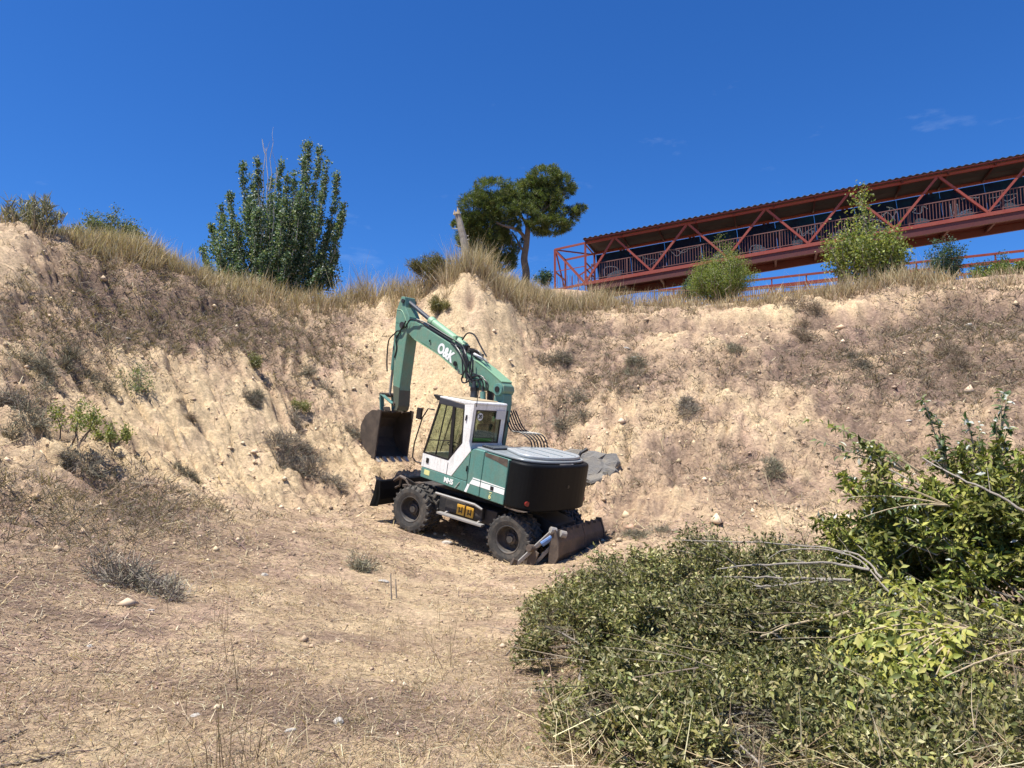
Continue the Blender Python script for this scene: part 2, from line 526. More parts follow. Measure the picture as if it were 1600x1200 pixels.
def slope_of(x, y, e=.6):
    return np.hypot(base_h(x + e, y) - base_h(x - e, y), base_h(x, y + e) - base_h(x, y - e)) / (2 * e)


def sstep(a, b, x):
    t = np.clip((x - a) / (b - a), 0, 1)
    return t * t * (3 - 2 * t)


def relief(x, y, b, sl):
    """erosion gullies down the banks, lumps, clods"""
    x = np.asarray(x, float); y = np.asarray(y, float)
    bank = sstep(.22, .55, sl)
    th = np.arctan2(x - 0.5, y - 11.0)
    rad = np.hypot(x - .5, y - 11.0)
    u = th * 13.0 + .35 * fbm(x * .5, y * .5, 40, 3)
    g = 1 - np.abs(fbm(u * .9, rad * .16, 5, 3))
    g2 = 1 - np.abs(fbm(u * 2.6, rad * .42, 9, 3))
    leftw = sstep(-4, -8, x)
    h = bank * ((.12 + .16 * leftw) * (g ** 2 - .55) + (.06 + .08 * leftw) * (g2 ** 2 - .5))
    h = h + bank * .30 * fbm(x * .55, y * .55, 13, 4, .58) + .05 * fbm(x * .35, y * .35, 15, 3)
    flat = np.exp(-(((x + .6) / 3.2) ** 2 + ((y - 16.9) / 2.6) ** 2))
    rough = (.03 + .13 * bank) * (1 - .5 * flat)
    # steep raw scarp just under the grass on the right and round the knoll
    bn = b + .55 * fbm(x * .6, y * .6, 55, 4, .6)
    h = h + sstep(-4, -1, x) * (1 - np.exp(-(((x + 1.3) / 2.6) ** 2 + ((y - 25.4) / 2.6) ** 2))) * bank * .75 * (sstep(6.35, 7.05, bn) - np.clip((bn - 5.6) / 2.1, 0, 1))
    # crisp rills cut by rain
    wx = fbm(x * .7, y * .7, 34, 3)
    rl = fbm(u * 1.35 + .5 * wx, rad * .14 + .2 * wx, 36, 2)
    h = h - bank * (.10 + .10 * leftw) * np.exp(-(rl / .075) ** 2)
    rl2 = fbm(u * 3.2 + .6 * wx, rad * .35, 38, 2)
    h = h - bank * .07 * np.exp(-(rl2 / .10) ** 2)
    # broken clods and small scarps
    bl = np.abs(fbm(x * 1.25, y * 1.25, 47, 4, .6)); h = h + bank * .20 * (.22 - np.minimum(bl, .35))
    bl = np.abs(fbm(x * 3.4, y * 3.4, 48, 3, .6)); h = h + bank * .10 * (.2 - np.minimum(bl, .4))
    h = h - .42 * np.exp(-(((x + 1.42) / .16) ** 2 + ((y - 25.1) / .25) ** 2))          # burrow at the top of the knoll
    # terrace lips in the soft banks
    st = b * 1.55 + .7 * fbm(x * .4, y * .4, 33, 3)
    h = h + bank * .13 * (np.clip((st % 1.0) * 1.5, 0, 1) - (st % 1.0))
    h = h + rough * fbm(x * 2.3, y * 2.3, 19, 4, .55)
    h = h + (.014 + .045 * bank) * fbm(x * 7, y * 7, 25, 4, .65)
    near = np.exp(-((y - 5) / 4.5) ** 2)
    h = h + near * .022 * fbm(x * 1.1 + y * .35, y * 3.4 - x * .3, 29, 3)          # faint wheel ruts in the foreground
    return h * (1 - sstep(40, 60, np.hypot(x, y)))


def ground(x, y):
    x = np.atleast_1d(np.asarray(x, float)); y = np.atleast_1d(np.asarray(y, float))
    b = base_h(x, y); s = slope_of(x, y)
    return b + relief(x, y, b, s)


def hit(px, py, y0=3.0, y1=40.0):
    """first point of the ground seen through a pixel of the photograph"""
    v = ray(px, py); ys = np.linspace(y0, y1, 900)
    p = v[None] * (ys / v[1])[:, None] + np.array([0, 0, EYE])
    d = p[:, 2] - ground(p[:, 0], p[:, 1])
    i = np.argmax(d < 0)
    return p[i] if d[i] < 0 else p[-1]


# grid: dense in the bowl, coarse beyond
az = np.concatenate([np.linspace(-180, -48, 40, endpoint=False), np.linspace(-48, 48, 640, endpoint=False), np.linspace(48, 180, 40, endpoint=False)])
rr = np.concatenate([np.geomspace(.25, 2.6, 12, endpoint=False), np.geomspace(2.6, 14, 220, endpoint=False), np.linspace(14, 30.5, 350, endpoint=False), np.geomspace(30.5, 62, 70, endpoint=False), np.geomspace(62, 1500, 24)])
A_, R2 = np.meshgrid(np.radians(az), rr, indexing='ij')
gx = (R2 * np.sin(A_)).ravel(); gy = (R2 * np.cos(A_)).ravel()
gb = base_h(gx, gy); gs = slope_of(gx, gy)
gz = gb + relief(gx, gy, gb, gs)
na, nr = len(az), len(rr)
ii, jj = np.meshgrid(np.arange(na), np.arange(nr - 1), indexing='ij')
i2 = (ii + 1) % na
quads = np.stack([ii * nr + jj, ii * nr + jj + 1, i2 * nr + jj + 1, i2 * nr + jj], -1).reshape(-1, 4)[:, ::-1]
gv = np.stack([gx, gy, gz], 1)
ctr = len(gv); gs = np.r_[gs, 0]; gb = np.r_[gb, 0]
gv = np.vstack([gv, [[0, 0, float(ground(0, 0)[0])]]])
k = np.arange(na)
fan = np.stack([k * nr, np.full(na, ctr), ((k + 1) % na) * nr], 1)[:, ::-1]


# where the bare pale soil, the brown litter and the grey weeds lie (blots on the ground, with their radius in metres)
def blots(x, y, L):
    o = np.zeros(len(x))
    for px, py, Y, r, a in L:
        p = at(px, py, Y)
        o += a * np.exp(-(((x - p[0]) ** 2 + (y - p[1]) ** 2) / (r * r)))
    return np.clip(o, 0, 1.2)


PALE = [(60, 690, 13, 1.3, .8), (230, 660, 17, 1.5, .9), (330, 690, 17.8, 1.6, 1), (420, 650, 20, 1.5, .9), (480, 600, 22.5, 1.4, .6), (400, 760, 17, 1.3, .8), (530, 740, 20, .9, .9),
        (30, 380, 19, 1.2, 1), (10, 440, 17.8, .8, .7), (700, 520, 24, 1.9, 1), (760, 480, 25, 1.3, 1), (620, 500, 26, 1.5, .9), (650, 580, 24.4, 1.4, .6), (780, 560, 24, 1.1, .8),
        (1040, 520, 25, 1.3, .9), (1150, 500, 25.5, 1.3, .9), (1220, 480, 26, 1.1, .9), (1300, 480, 25.5, 1.0, .9), (1400, 470, 25, 1.1, .6), (1010, 700, 20, 1.6, .6), (1060, 780, 17.4, 1.5, .7),
        (1230, 700, 19, 1.4, .6), (1180, 620, 21.5, 1.3, .5), (1280, 800, 16.2, .9, .8), (980, 640, 21.5, 1.1, .5), (600, 960, 9, 1.7, .5), (700, 920, 12, 1.8, .55), (450, 990, 7, .9, .6), (250, 1110, 4.9, .5, .5), (100, 1050, 5.5, .45, .6), (350, 1160, 4.3, .4, .4)]
LITTER = [(40, 930, 7.6, .9, .6), (200, 880, 10, 1.0, .6), (60, 830, 10.6, 1.2, .9), (180, 810, 13, 1.3, .8), (250, 820, 13.5, 1, .6), (130, 950, 8, 1.4, .7), (60, 1080, 5, .8, .6), (250, 1050, 5.6, .9, .6), (380, 1010, 6.6, .7, .5), (540, 1150, 4.5, .8, .6), (330, 860, 12, 1, .6), (430, 870, 12.4, .9, .5),
          (100, 560, 16.6, 1.0, .8), (40, 610, 14.2, .8, .6), (250, 480, 21.2, 1.9, .9), (340, 510, 22.5, 1.9, .9), (430, 530, 24.5, 1.8, .8), (180, 440, 20.4, 1.2, .6), (500, 500, 26.5, 1.6, .7), (120, 480, 19, 1.4, .7), (60, 480, 17.5, 1.0, .6), (540, 560, 24.6, 1.1, .6),
          (930, 580, 24, 1.4, .7), (900, 520, 26.4, 1.3, .6), (880, 630, 22.3, 1.1, .6), (1000, 590, 23, 1.2, .6), (1260, 570, 22.8, 1.4, .5), (1400, 560, 22, 1.8, .6), (1530, 500, 23, 1.9, .8), (1560, 580, 20.5, 1.7, .7), (1450, 520, 23.6, 1.5, .5),
          (1270, 500, 25.3, .6, .7), (1140, 580, 22.8, 1.1, .4), (1200, 730, 18.3, .9, .5), (1000, 830, 16, .8, .4), (850, 480, 27.4, 1.3, .6)]
pale = blots(gv[:, 0], gv[:, 1], PALE)
lit = blots(gv[:, 0], gv[:, 1], LITTER)
X, Y = gv[:, 0], gv[:, 1]
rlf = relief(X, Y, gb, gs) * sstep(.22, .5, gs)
n1 = fbm(X * .9, Y * .9, 3, 5, .6); n2 = fbm(X * 3.1, Y * 3.1, 8, 4, .6)
n3 = fbm(X * 1.7 + 5, Y * .8, 50, 4, .6)
rb = sstep(1.0, 4.5, X) * sstep(.25, .5, gs) + .55 * sstep(-6, -9, X) * sstep(4.2, 5.6, gb)
fore = np.exp(-((Y - 5.5) / 4.0) ** 2) * (Y > 0)
n4 = fbm(X * .55 + Y * .25, Y * 1.9 - X * .2, 52, 5, .6)
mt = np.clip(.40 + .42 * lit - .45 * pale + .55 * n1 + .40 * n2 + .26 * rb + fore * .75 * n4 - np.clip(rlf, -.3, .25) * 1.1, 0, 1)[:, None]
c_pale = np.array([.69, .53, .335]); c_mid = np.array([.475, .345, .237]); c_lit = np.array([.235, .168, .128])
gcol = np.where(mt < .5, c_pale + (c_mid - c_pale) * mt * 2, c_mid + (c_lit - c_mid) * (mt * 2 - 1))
gcol = gcol * (1 + .12 * n3[:, None] * np.array([.7, 1, 1.1])) * np.array([.985, .97, .93])
# mauve litter
gcol = gcol * (1 + np.clip(n3, 0, 1)[:, None] * np.array([.01, -.035, .015]) * 2)

m, t, b = new_mat('dry_soil')
L = t.links.new
a = t.nodes.new('ShaderNodeAttribute'); a.attribute_name = 'Col'
co = t.nodes.new('ShaderNodeTexCoord')
f1 = t.nodes.new('ShaderNodeTexNoise'); f1.inputs['Scale'].default_value = 14; f1.inputs['Detail'].default_value = 9; f1.inputs['Roughness'].default_value = .72
f2 = t.nodes.new('ShaderNodeTexNoise'); f2.inputs['Scale'].default_value = 55; f2.inputs['Detail'].default_value = 6; f2.inputs['Roughness'].default_value = .7
r1 = t.nodes.new('ShaderNodeMapRange'); r1.inputs['From Min'].default_value = .3; r1.inputs['From Max'].default_value = .7; r1.inputs['To Min'].default_value = .50; r1.inputs['To Max'].default_value = 1.36
r2 = t.nodes.new('ShaderNodeMapRange'); r2.inputs['From Min'].default_value = .3; r2.inputs['From Max'].default_value = .7; r2.inputs['To Min'].default_value = .74; r2.inputs['To Max'].default_value = 1.22
mm = t.nodes.new('ShaderNodeMath'); mm.operation = 'MULTIPLY'
ml = t.nodes.new('ShaderNodeMixRGB'); ml.blend_type = 'MULTIPLY'; ml.inputs['Fac'].default_value = 1
L(co.outputs['Object'], f1.inputs['Vector']); L(co.outputs['Object'], f2.inputs['Vector'])
L(f1.outputs['Fac'], r1.inputs['Value']); L(f2.outputs['Fac'], r2.inputs['Value'])
L(r1.outputs[0], mm.inputs[0]); L(r2.outputs[0], mm.inputs[1])
L(a.outputs['Color'], ml.inputs['Color1']); L(mm.outputs[0], ml.inputs['Color2']); L(ml.outputs[0], b.inputs['Base Color'])
b.inputs['Roughness'].default_value = .95; b.inputs['Specular IOR Level'].default_value = .1
ad = t.nodes.new('ShaderNodeMath'); ad.operation = 'ADD'
L(f1.outputs['Fac'], ad.inputs[0]); L(f2.outputs['Fac'], ad.inputs[1])
bp = t.nodes.new('ShaderNodeBump'); bp.inputs['Strength'].default_value = .9; bp.inputs['Distance'].default_value = .05
L(ad.outputs[0], bp.inputs['Height']); L(bp.outputs[0], b.inputs['Normal'])
M['soil'] = m
gro = np_obj('ground', gv, [quads, fan], M['soil'], cols=gcol, smooth=True)
setp(gro, 'pale dry earth bowl with eroded sloping banks and brown litter', None, None, 'structure')

# ------------------------------------------------------------------ the excavator (x forward, y to its left, z up)
ex = thing('wheeled_excavator', 'green and white wheeled excavator with black rounded tail parked in the dirt bowl', 'excavator')
ex.matrix_world = Matrix([[*EX_R[0], EX_T[0]], [*EX_R[1], EX_T[1]], [*EX_R[2], EX_T[2]], [0, 0, 0, 1]])
SY = 1.084; BOT = 1.207; HOOD = 2.167


def text_mesh(s, size, mat, off=0.0, ext=.004):
    cu = bpy.data.curves.new('lettering', 'FONT')
    cu.body = s; cu.size = size; cu.extrude = ext; cu.offset = off; cu.align_x = 'CENTER'; cu.align_y = 'CENTER'
    cu.resolution_u = 4
    o = bpy.data.objects.new('lettering_source', cu); COL.objects.link(o)
    dg = bpy.context.evaluated_depsgraph_get()
    me = bpy.data.meshes.new_from_object(o.evaluated_get(dg))
    bpy.data.objects.remove(o); bpy.data.curves.remove(cu)
    me.materials.clear(); me.materials.append(mat)
    return me


def lettering(name, s, size, pos, right, up, mat, parent, off=0.0, sx=1.0):
    me = text_mesh(s, size, mat, off)
    o = link(bpy.data.objects.new(name, me), parent)
    r = Vector(right).normalized(); u = Vector(up).normalized(); n = r.cross(u)
    mtx = Matrix(((r.x * sx, u.x, n.x, pos[0]), (r.y * sx, u.y, n.y, pos[1]), (r.z * sx, u.z, n.z, pos[2]), (0, 0, 0, 1)))
    o.matrix_local = mtx
    return o


# --- chassis
c = MB()
c.prism([(-1.95, .62), (1.75, .62), (1.95, .72), (1.95, .92), (1.3, 1.0), (-1.5, 1.0), (-1.95, .9)], -.42, .42)
c.box(-.75, .8, -.86, .86, .6, .93)
ch = c.build('chassis', M['chassis'], ex, bevel=.02)
c = MB(); c.tube([(0, 0, .98), (0, 0, 1.21)], .62, 28)
c.build('slewing_ring', M['chassis'], ex)
for sx in (1, -1):
    c = MB(); c.tube([(sx * 1.3, -.62, .53), (sx * 1.3, .62, .53)], .11, 12); c.tube([(sx * 1.3, -.25, .53), (sx * 1.3, .25, .53)], [.2, .2], 14)
    c.box(sx * 1.3 - .12, sx * 1.3 + .12, -.3, .3, .6, .8)
    c.build('axle', M['chassis'], ex)


def tyre_mesh():
    c = MB()
    R = .50
    c.lathe_y([(.285, -.10), (.30, -.125), (.38, -.142), (.46, -.138), (.49, -.115), (R, -.05), (R, .05), (.49, .115), (.46, .138), (.38, .142), (.30, .125), (.285, .10)], 0, 0, 0, 48)
    n = 22
    for k in range(n):
        for s in (1, -1):
            a = 2 * math.pi * (k + (.5 if s > 0 else 0)) / n
            ca, sa = math.cos(a), math.sin(a)
            def Q(r, y, da):
                return (r * math.cos(a + da), y, r * math.sin(a + da))
            y0, y1 = s * .012, s * .135
            d0, d1 = .045, .052
            sk = .06
            vs = [Q(.485, y0, -d0 - sk), Q(.485, y0, d0 - sk), Q(.455, y1 * 1.04, d1 + sk), Q(.455, y1 * 1.04, -d1 + sk),
                  Q(.532, y0, -d0 * .8 - sk), Q(.532, y0, d0 * .8 - sk), Q(.522, y1 * .98, d1 * .8 + sk), Q(.522, y1 * .98, -d1 * .8 + sk)]
            fs = [(0, 1, 2, 3), (7, 6, 5, 4), (0, 4, 5, 1), (1, 5, 6, 2), (2, 6, 7, 3), (3, 7, 4, 0)]
            c.add(vs, fs)
    return c.mesh('tyre', M['rubber'])


TY = tyre_mesh()
c = MB()
c.lathe_y([(.05, -.02), (.10, -.02), (.13, -.05), (.20, -.09), (.245, -.08), (.255, .05), (.262, .11), (.292, .125), (.298, .112), (.275, .09), (.275, -.12), (.2, -.13), (.05, -.13)], 0, 0, 0, 36)
RIM = c.mesh('rim', M['rim'], True)
c = MB(); c.tube([(0, -.1, 0), (0, .0, 0), (0, .015, 0), (0, .05, 0)], [.12, .12, .085, .07], 20)
for k in range(8):
    a = k * math.pi / 4
    c.tube([(math.cos(a) * .155, -.08, math.sin(a) * .155), (math.cos(a) * .155, -.03, math.sin(a) * .155)], .016, 6)
HUB = c.mesh('hub', M['rim'])
for sx in (1, -1):
    for sy in (1, -1):
        w = link(bpy.data.objects.new('wheel', RIM), ex)
        w.location = (sx * 1.30, sy * 1.10, .53)
        w.rotation_euler = (0, .37 * sx + sy, 0 if sy > 0 else math.pi)
        for nm, me, y in (('tyre', TY, 0), ('tyre', TY, -.33), ('hub', HUB, 0)):
            o = link(bpy.data.objects.new(nm, me), w); o.location = (0, y, 0)
            if y: o.rotation_euler = (0, .13, 0)

# side rails and steps
c = MB(); c.tube([(.80, 1.02, 1.0), (.74, 1.10, 1.02), (-.30, 1.10, 1.01), (-.50, 1.08, .95)], .028, 8)
c.build('side_rail', M['rail'], ex)
c = MB(); c.box(-.58, .62, 1.02, 1.16, .595, .645)
c.beam((.45, .8, .72), (.45, 1.08, .63), .05, .05); c.beam((-.42, .8, .72), (-.42, 1.08, .63), .05, .05)
c.build('step', M['rail'], ex, bevel=.01)
c = MB(); c.box(-.45, .55, .70, .98, .66, .96); c.build('battery_box', M['chassis'], ex, bevel=.03)
for x0 in (.0, -.24):
    c = MB(); c.box(x0, x0 + .2, .985, 1.012, .68, .90)
    y_ = c.build('warning_plate', M['yellow'], ex, bevel=.006)
    c = MB(); c.box(x0 + .05, x0 + .075, 1.0125, 1.016, .72, .86); c.box(x0 + .12, x0 + .145, 1.0125, 1.016, .72, .84); c.box(x0 + .05, x0 + .145, 1.0125, 1.0165, .745, .77)
    c.build('symbol', M['ink'], y_)

# front dozer blade
c = MB()
prof = [(2.45, .33), (2.33, .37), (2.27, .52), (2.27, .75), (2.33, .93), (2.37, .955), (2.34, .75), (2.34, .52), (2.38, .40), (2.49, .345)]
c.prism(prof, -1.22, 1.22)
for y in (1.2, -1.2): c.prism([(2.5, .32), (2.27, .37), (2.22, .6), (2.27, .96), (2.4, .96), (2.43, .6)], y - .02, y + .02)
bl = c.build('dozer_blade', M['black'], ex)
for y in (.42, -.42):
    c = MB(); c.beam((1.6, y, .68), (2.3, y, .50), .10, .14); c.beam((1.75, y * .8, .9), (2.28, y * .9, .78), .07, .07)
    c.build('blade_arm', M['rust'], bl, bevel=.01)
c = MB(); c.tube([(1.65, .75, .98), (1.72, 1.02, 1.12), (1.86, 1.02, 1.14), (2.2, .8, .96)], .04, 8); c.tube([(1.72, 1.02, 1.12), (1.5, 1.04, .93)], .022, 6); c.tube([(1.86, 1.0, 1.12), (1.95, .9, .9), (2.15, .8, .80)], .025, 6)
c.box(1.55, 1.7, .5, .7, .86, 1.02)
c.build('blade_linkage', M['rust'], bl)
# rear stabiliser: brown plate and its left leg
c = MB()
c.prism([(-2.16, .90), (-2.22, .93), (-2.34, .70), (-2.38, .46), (-2.32, .27), (-2.22, .22), (-2.29, .46), (-2.25, .70)], -1.12, 1.0)
for y in (1.0, -.2, -1.12): c.prism([(-2.12, .93), (-2.24, .95), (-2.36, .70), (-2.40, .44), (-2.32, .22), (-2.2, .2)], y - .02, y + .02)
c.prism([(-2.16, .62), (-2.3, .62), (-2.36, .3), (-2.2, .22)], -1.42, -1.14)
c.tube([(-2.2, -1.3, .46), (-2.26, -1.5, .44)], .08, 10)
stb = c.build('stabiliser_blade', M['rust'], ex, bevel=.006)
for k in range(7):
    c = MB(); y = .6 - k * .27
    c.box(-2.30, -2.16, y - .012, y + .012, .88, .955 - .01 * (k % 3)); c.build('bracket', M['rust'], stb)
for (p, q, w) in [((-2.16, .98, .90), (-1.62, 1.40, .07), .075), ((-2.30, .80, .84), (-1.86, 1.12, .07), .075)]:
    c = MB(); c.beam(p, q, .05, w); c.tube([Vector(p) + Vector((.03, .04, .02)), Vector(p) - Vector((.05, .06, 0))], .075, 12)
    c.build('stabiliser_leg', M['rail'], stb, bevel=.01)
c = MB(); c.box(-1.80, -1.42, 1.22, 1.52, -.02, .05); c.box(-1.98, -1.75, .98, 1.16, -.0, .07); c.beam((-1.62, 1.42, .05), (-1.66, 1.36, .24), .07, .16); c.tube([(-1.86, 1.3, .52), (-1.90, 1.12, .50)], .075, 12); c.prism([(-1.6, .05), (-1.95, .05), (-2.05, .45), (-1.88, .52)], 1.18, 1.21)
c.build('stabiliser_foot', M['rust'], stb, bevel=.008)
c = MB(); c.tube([(-2.20, .92, .84), (-2.0, 1.07, .62)], .075, 14)
cy_ = c.build('stabiliser_cylinder', M['blue'], stb)
c = MB(); c.tube([(-2.0, 1.07, .62), (-1.80, 1.22, .38)], .035, 10); c.build('rod', M['rail'], cy_)

# --- upper structure (slewed a little to the right)
def up(mb, name, mat, parent=None, **k):
    return mb.build(name, M[mat], parent or ex, rz=UYAW if parent is None else None, **k)


c = MB()
c.box(-1.35, 1.29, -1.07, 1.066, BOT, BOT + .12)
c.box(-1.34, .9, -1.06, -.62, BOT + .12, 1.95)
deck = up(c, 'upper_frame', 'chassis', bevel=.01)
c = MB(); c.prism([(-1.34, BOT + .12), (1.0, BOT + .12), (1.0, 1.75), (.3, 2.1), (-1.34, 2.13)], -1.082, -1.055)
up(c, 'right_panel', 'green', bevel=.01)
# skirt below the cab, then two engine doors
c = MB(); c.prism([(1.28, 1.213), (1.28, 1.445), (-.222, 1.445), (-.222, 1.213)], 1.05, SY); up(c, 'skirt', 'green', bevel=.014)
c = MB(); c.prism([(-.23, 1.213), (-.222, 2.10), (-.27, 2.155), (-.34, 2.185), (-.625, 2.185), (-.635, 1.213)], .98, SY); dr1 = up(c, 'engine_door', 'green', bevel=.02, seg=3)
c = MB(); c.prism([(-.645, 1.213), (-.635, 2.165), (-1.335, 2.15), (-1.345, 1.213)], .98, SY); dr2 = up(c, 'engine_door', 'green', bevel=.02, seg=3)
c = MB(); c.prism([(-.66, 2.09), (-.655, 2.168), (-1.31, 2.155), (-1.32, 1.99), (-1.0, 2.05)], SY + .001, SY + .004); c.build('grime_patch', M['rust'], dr2)
# white stripes on the skirt and doors
for nm, poly in [('white_stripe', [(-.31, 1.425), (-.38, 1.53), (-.625, 1.53), (-.625, 1.425)]), ('white_stripe', [(-.648, 1.425), (-.648, 1.53), (-1.335, 1.53), (-1.335, 1.425)]),
                 ('white_stripe', [(-.385, 1.55), (-.40, 1.575), (-.625, 1.575), (-.625, 1.55)]), ('white_stripe', [(-.648, 1.55), (-.648, 1.575), (-1.335, 1.565), (-1.335, 1.545)]),
                 ('white_stripe', [(-.19, 1.225), (-.26, 1.225), (-.33, 1.41), (-.26, 1.41)])]:
    c = MB(); c.prism(poly, SY + .001, SY + .004); up(c, nm, 'letter')
c = MB(); c.box(-1.03, -.94, SY + .004, SY + .012, 1.44, 1.52); c.build('door_latch', M['trim'], dr2)
lettering('lettering', '6', .14, (-.955, SY + .005, 1.295), (-1, 0, 0), (0, 0, 1), M['sticker'], dr2, off=.003)
c = MB(); c.box(-1.0, -.93, SY + .002, SY + .005, 1.375, 1.392); c.build('mark', M['sticker'], dr2)
lt = lettering('lettering', 'MH5', .15, (.33, SY + .004, 1.325), (-1, 0, 0), (0, 0, 1), M['letter'], ex, off=.006)
lt.location = Vector((.33 * math.cos(UYAW) - (SY + .004) * math.sin(UYAW), .33 * math.sin(UYAW) + (SY + .004) * math.cos(UYAW), 1.325)); lt.rotation_euler = (R_(90), 0, math.pi + UYAW)
c = MB(); c.beam((.10, SY + .002, 1.23), (-.02, SY + .002, 1.39), .004, .035, (0, 1, 0)); up(c, 'white_stripe', 'letter')
c = MB(); c.box(.98, 1.16, SY + .001, SY + .004, 1.30, 1.41); up(c, 'warning_label', 'sticker')

# counterweight: black rounded tail
def tail(x0, xt, hw, n=3.0, k=28):
    o = []
    for i in range(k + 1):
        a = math.pi * (-.5 + i / k)
        o.append((x0 - (x0 - xt) * abs(math.cos(a)) ** (2 / n), hw * math.copysign(abs(math.sin(a)) ** (2 / n), math.sin(a))))
    return o
c = MB(); c.prism(tail(-1.35, -2.062, SY - .002), BOT, HOOD - .005, 'z')
cw = up(c, 'counterweight', 'black', bevel=.055, seg=4)
for y, z in ((.93, 1.36), (-.93, 1.36)):
    c = MB(); xx = -1.35 - .70 * (1 - (abs(y) / SY) ** 3.0) ** (1 / 3.0)
    c.tube([(xx + .02, y, z), (xx - .018, y * 1.012, z)], .05, 14); c.build('tail_light', M['red'], cw)
c = MB(); c.tube([(-2.05, -.05, 1.72), (-2.072, -.05, 1.72)], .035, 12); c.build('plug', M['trim'], cw)
c = MB(); c.prism([(-1.37, BOT - .03), (-1.75, BOT - .03), (-1.9, BOT), (-1.37, BOT)], .5, 1.05); c.build('lower_lip', M['rust'], cw)
# engine hood: dusty grey deck on top
hp = [(-.30, 1.0), (-.30, -.98)] + [(x, y) for x, y in tail(-1.36, -1.93, 1.0, 2.7)]
c = MB(); c.prism(hp, HOOD + .004, HOOD + .055, 'z'); hd = up(c, 'engine_hood', 'hood', bevel=.02, seg=3)
hp2 = [(-.75, .55), (-.75, -.86)] + [(x, y * .87 - .07) for x, y in tail(-1.36, -1.86, 1.0, 2.5)]
c = MB(); c.prism(hp2, HOOD + .056, HOOD + .125, 'z'); c.build('hood_cover', M['hood_cover'], hd, bevel=.025, seg=3)
for yy in (.35, -.1, -.55):
    c = MB(); c.box(-1.75, -.85, yy - .012, yy + .012, HOOD + .123, HOOD + .138); c.build('hood_rib', M['hood'], hd)
c = MB(); c.box(-.7, -.34, .2, .9, HOOD + .056, HOOD + .09); c.build('grille', M['trim'], hd, bevel=.01)
for k in range(5):
    c = MB(); c.box(-.68 + k * .07, -.655 + k * .07, .22, .88, HOOD + .088, HOOD + .10); c.build('grille_bar', M['hood'], hd)
c = MB(); c.tube([(-1.52, -.98, HOOD + .05), (-1.54, -1.02, HOOD + .16), (-1.62, -1.12, HOOD + .26)], [.035, .035, .045], 10); up(c, 'exhaust_pipe', 'trim')
c = MB(); c.tube([(-1.52, -.2, HOOD + .0), (-1.98, -.22, HOOD - .0), (-1.985, .1, HOOD), (-1.96, .2, HOOD)], .012, 6); up(c, 'handle', 'rail')

# --- cab
cab_in = MB(); cab_in.box(-.09, 1.26, .085, 1.05, 1.42, 1.50)
cb = up(cab_in, 'cab', 'trim')


def side(poly, mat, name, y0=1.052, y1=SY, bevel=.008, parent=cb, label=None):
    c = MB(); c.prism(poly, y0, y1); return c.build(name, M[mat], parent, bevel=bevel, label=label)


for yo, tag_ in ((0, 'left'), (-.994, 'right')):
    a, b_ = 1.052 + yo, SY + yo
    if tag_ == 'right': a, b_ = .058, .092
    side([(1.30, 1.452), (1.30, 1.76), (.44, 1.76), (.075, 2.22), (.155, 2.985), (.17, 3.05), (-.12, 3.10), (-.125, 2.28), (-.21, 2.10), (.275, 1.452)], 'white', 'side_frame', a, b_)
    side([(.255, 1.452), (-.214, 2.075), (-.214, 1.452)], 'green', 'lower_panel', a, b_)
    # door frame: black pieces round the glass
    side([(1.285, 1.765), (.435, 1.765), (.44, 1.80), (1.262, 1.80)], 'trim', 'door_frame', a + .006, b_ + .004, .004)
    side([(.435, 1.765), (.08, 2.215), (.155, 2.96), (.185, 2.96), (.115, 2.225), (.45, 1.80)], 'trim', 'door_frame', a + .006, b_ + .004, .004)
    side([(.535, 2.97), (.445, 2.97), (.345, 1.885), (.44, 1.80)], 'trim', 'door_pillar', a + .006, b_ + .006, .004)
    side([(1.30, 1.765), (1.245, 1.80), (.935, 2.97), (.985, 2.99)], 'trim', 'front_pillar', a + .006, b_ + .004, .004)
    side([(1.0, 2.94), (.155, 2.945), (.165, 3.045), (.98, 3.08)], 'visor', 'header', a, b_ + .008, .01)
    for poly in ([(1.235, 1.805), (.45, 1.805), (.55, 2.94), (.935, 2.94)], [(.43, 1.83), (.12, 2.225), (.19, 2.94), (.44, 2.94), (.35, 1.90)]):
        side(poly, 'glass', 'window_pane', a + .012, a + .018, 0)
    c = MB(); c.beam((.745, a + .02, 2.94), (.875, a + .02, 1.80), .02, .022, (0, 1, 0)); c.build('mullion', M['trim'], cb)
    c = MB(); c.beam((1.155, a + .021, 2.085), (.475, a + .021, 2.20), .02, .02, (0, 1, 0)); c.build('mullion', M['trim'], cb)
c = MB(); c.box(1.06, 1.14, SY + .002, SY + .015, 1.57, 1.68); c.build('door_lock', M['trim'], cb)
c = MB(); c.tube([(.43, SY + .004, 1.72), (.43, SY + .004, 1.46)], .005, 6); c.build('seam', M['trim'], cb)
c = MB(); c.beam((.06, SY + .012, 2.72), (.045, SY + .012, 2.84), .02, .03, (0, 1, 0)); c.build('door_latch', M['trim'], cb)
c = MB(); c.beam((-.18, SY + .01, 1.66), (-.185, SY + .01, 1.78), .02, .03, (0, 1, 0)); c.build('door_handle', M['trim'], cb)
# front: lower panel, windscreen, pillars
c = MB(); c.box(1.27, 1.30, .093, 1.051, 1.452, 1.78); c.build('front_panel', M['white'], cb, bevel=.006)
c = MB(); c.add([(1.285, .10, 1.80), (1.285, 1.04, 1.80), (.985, 1.04, 2.97), (.985, .10, 2.97)], [(0, 1, 2, 3)]); c.build('windscreen', M['glass'], cb)
c = MB(); c.beam((1.29, .57, 1.80), (.99, .57, 2.97), .02, .02); c.build('wiper', M['trim'], cb)
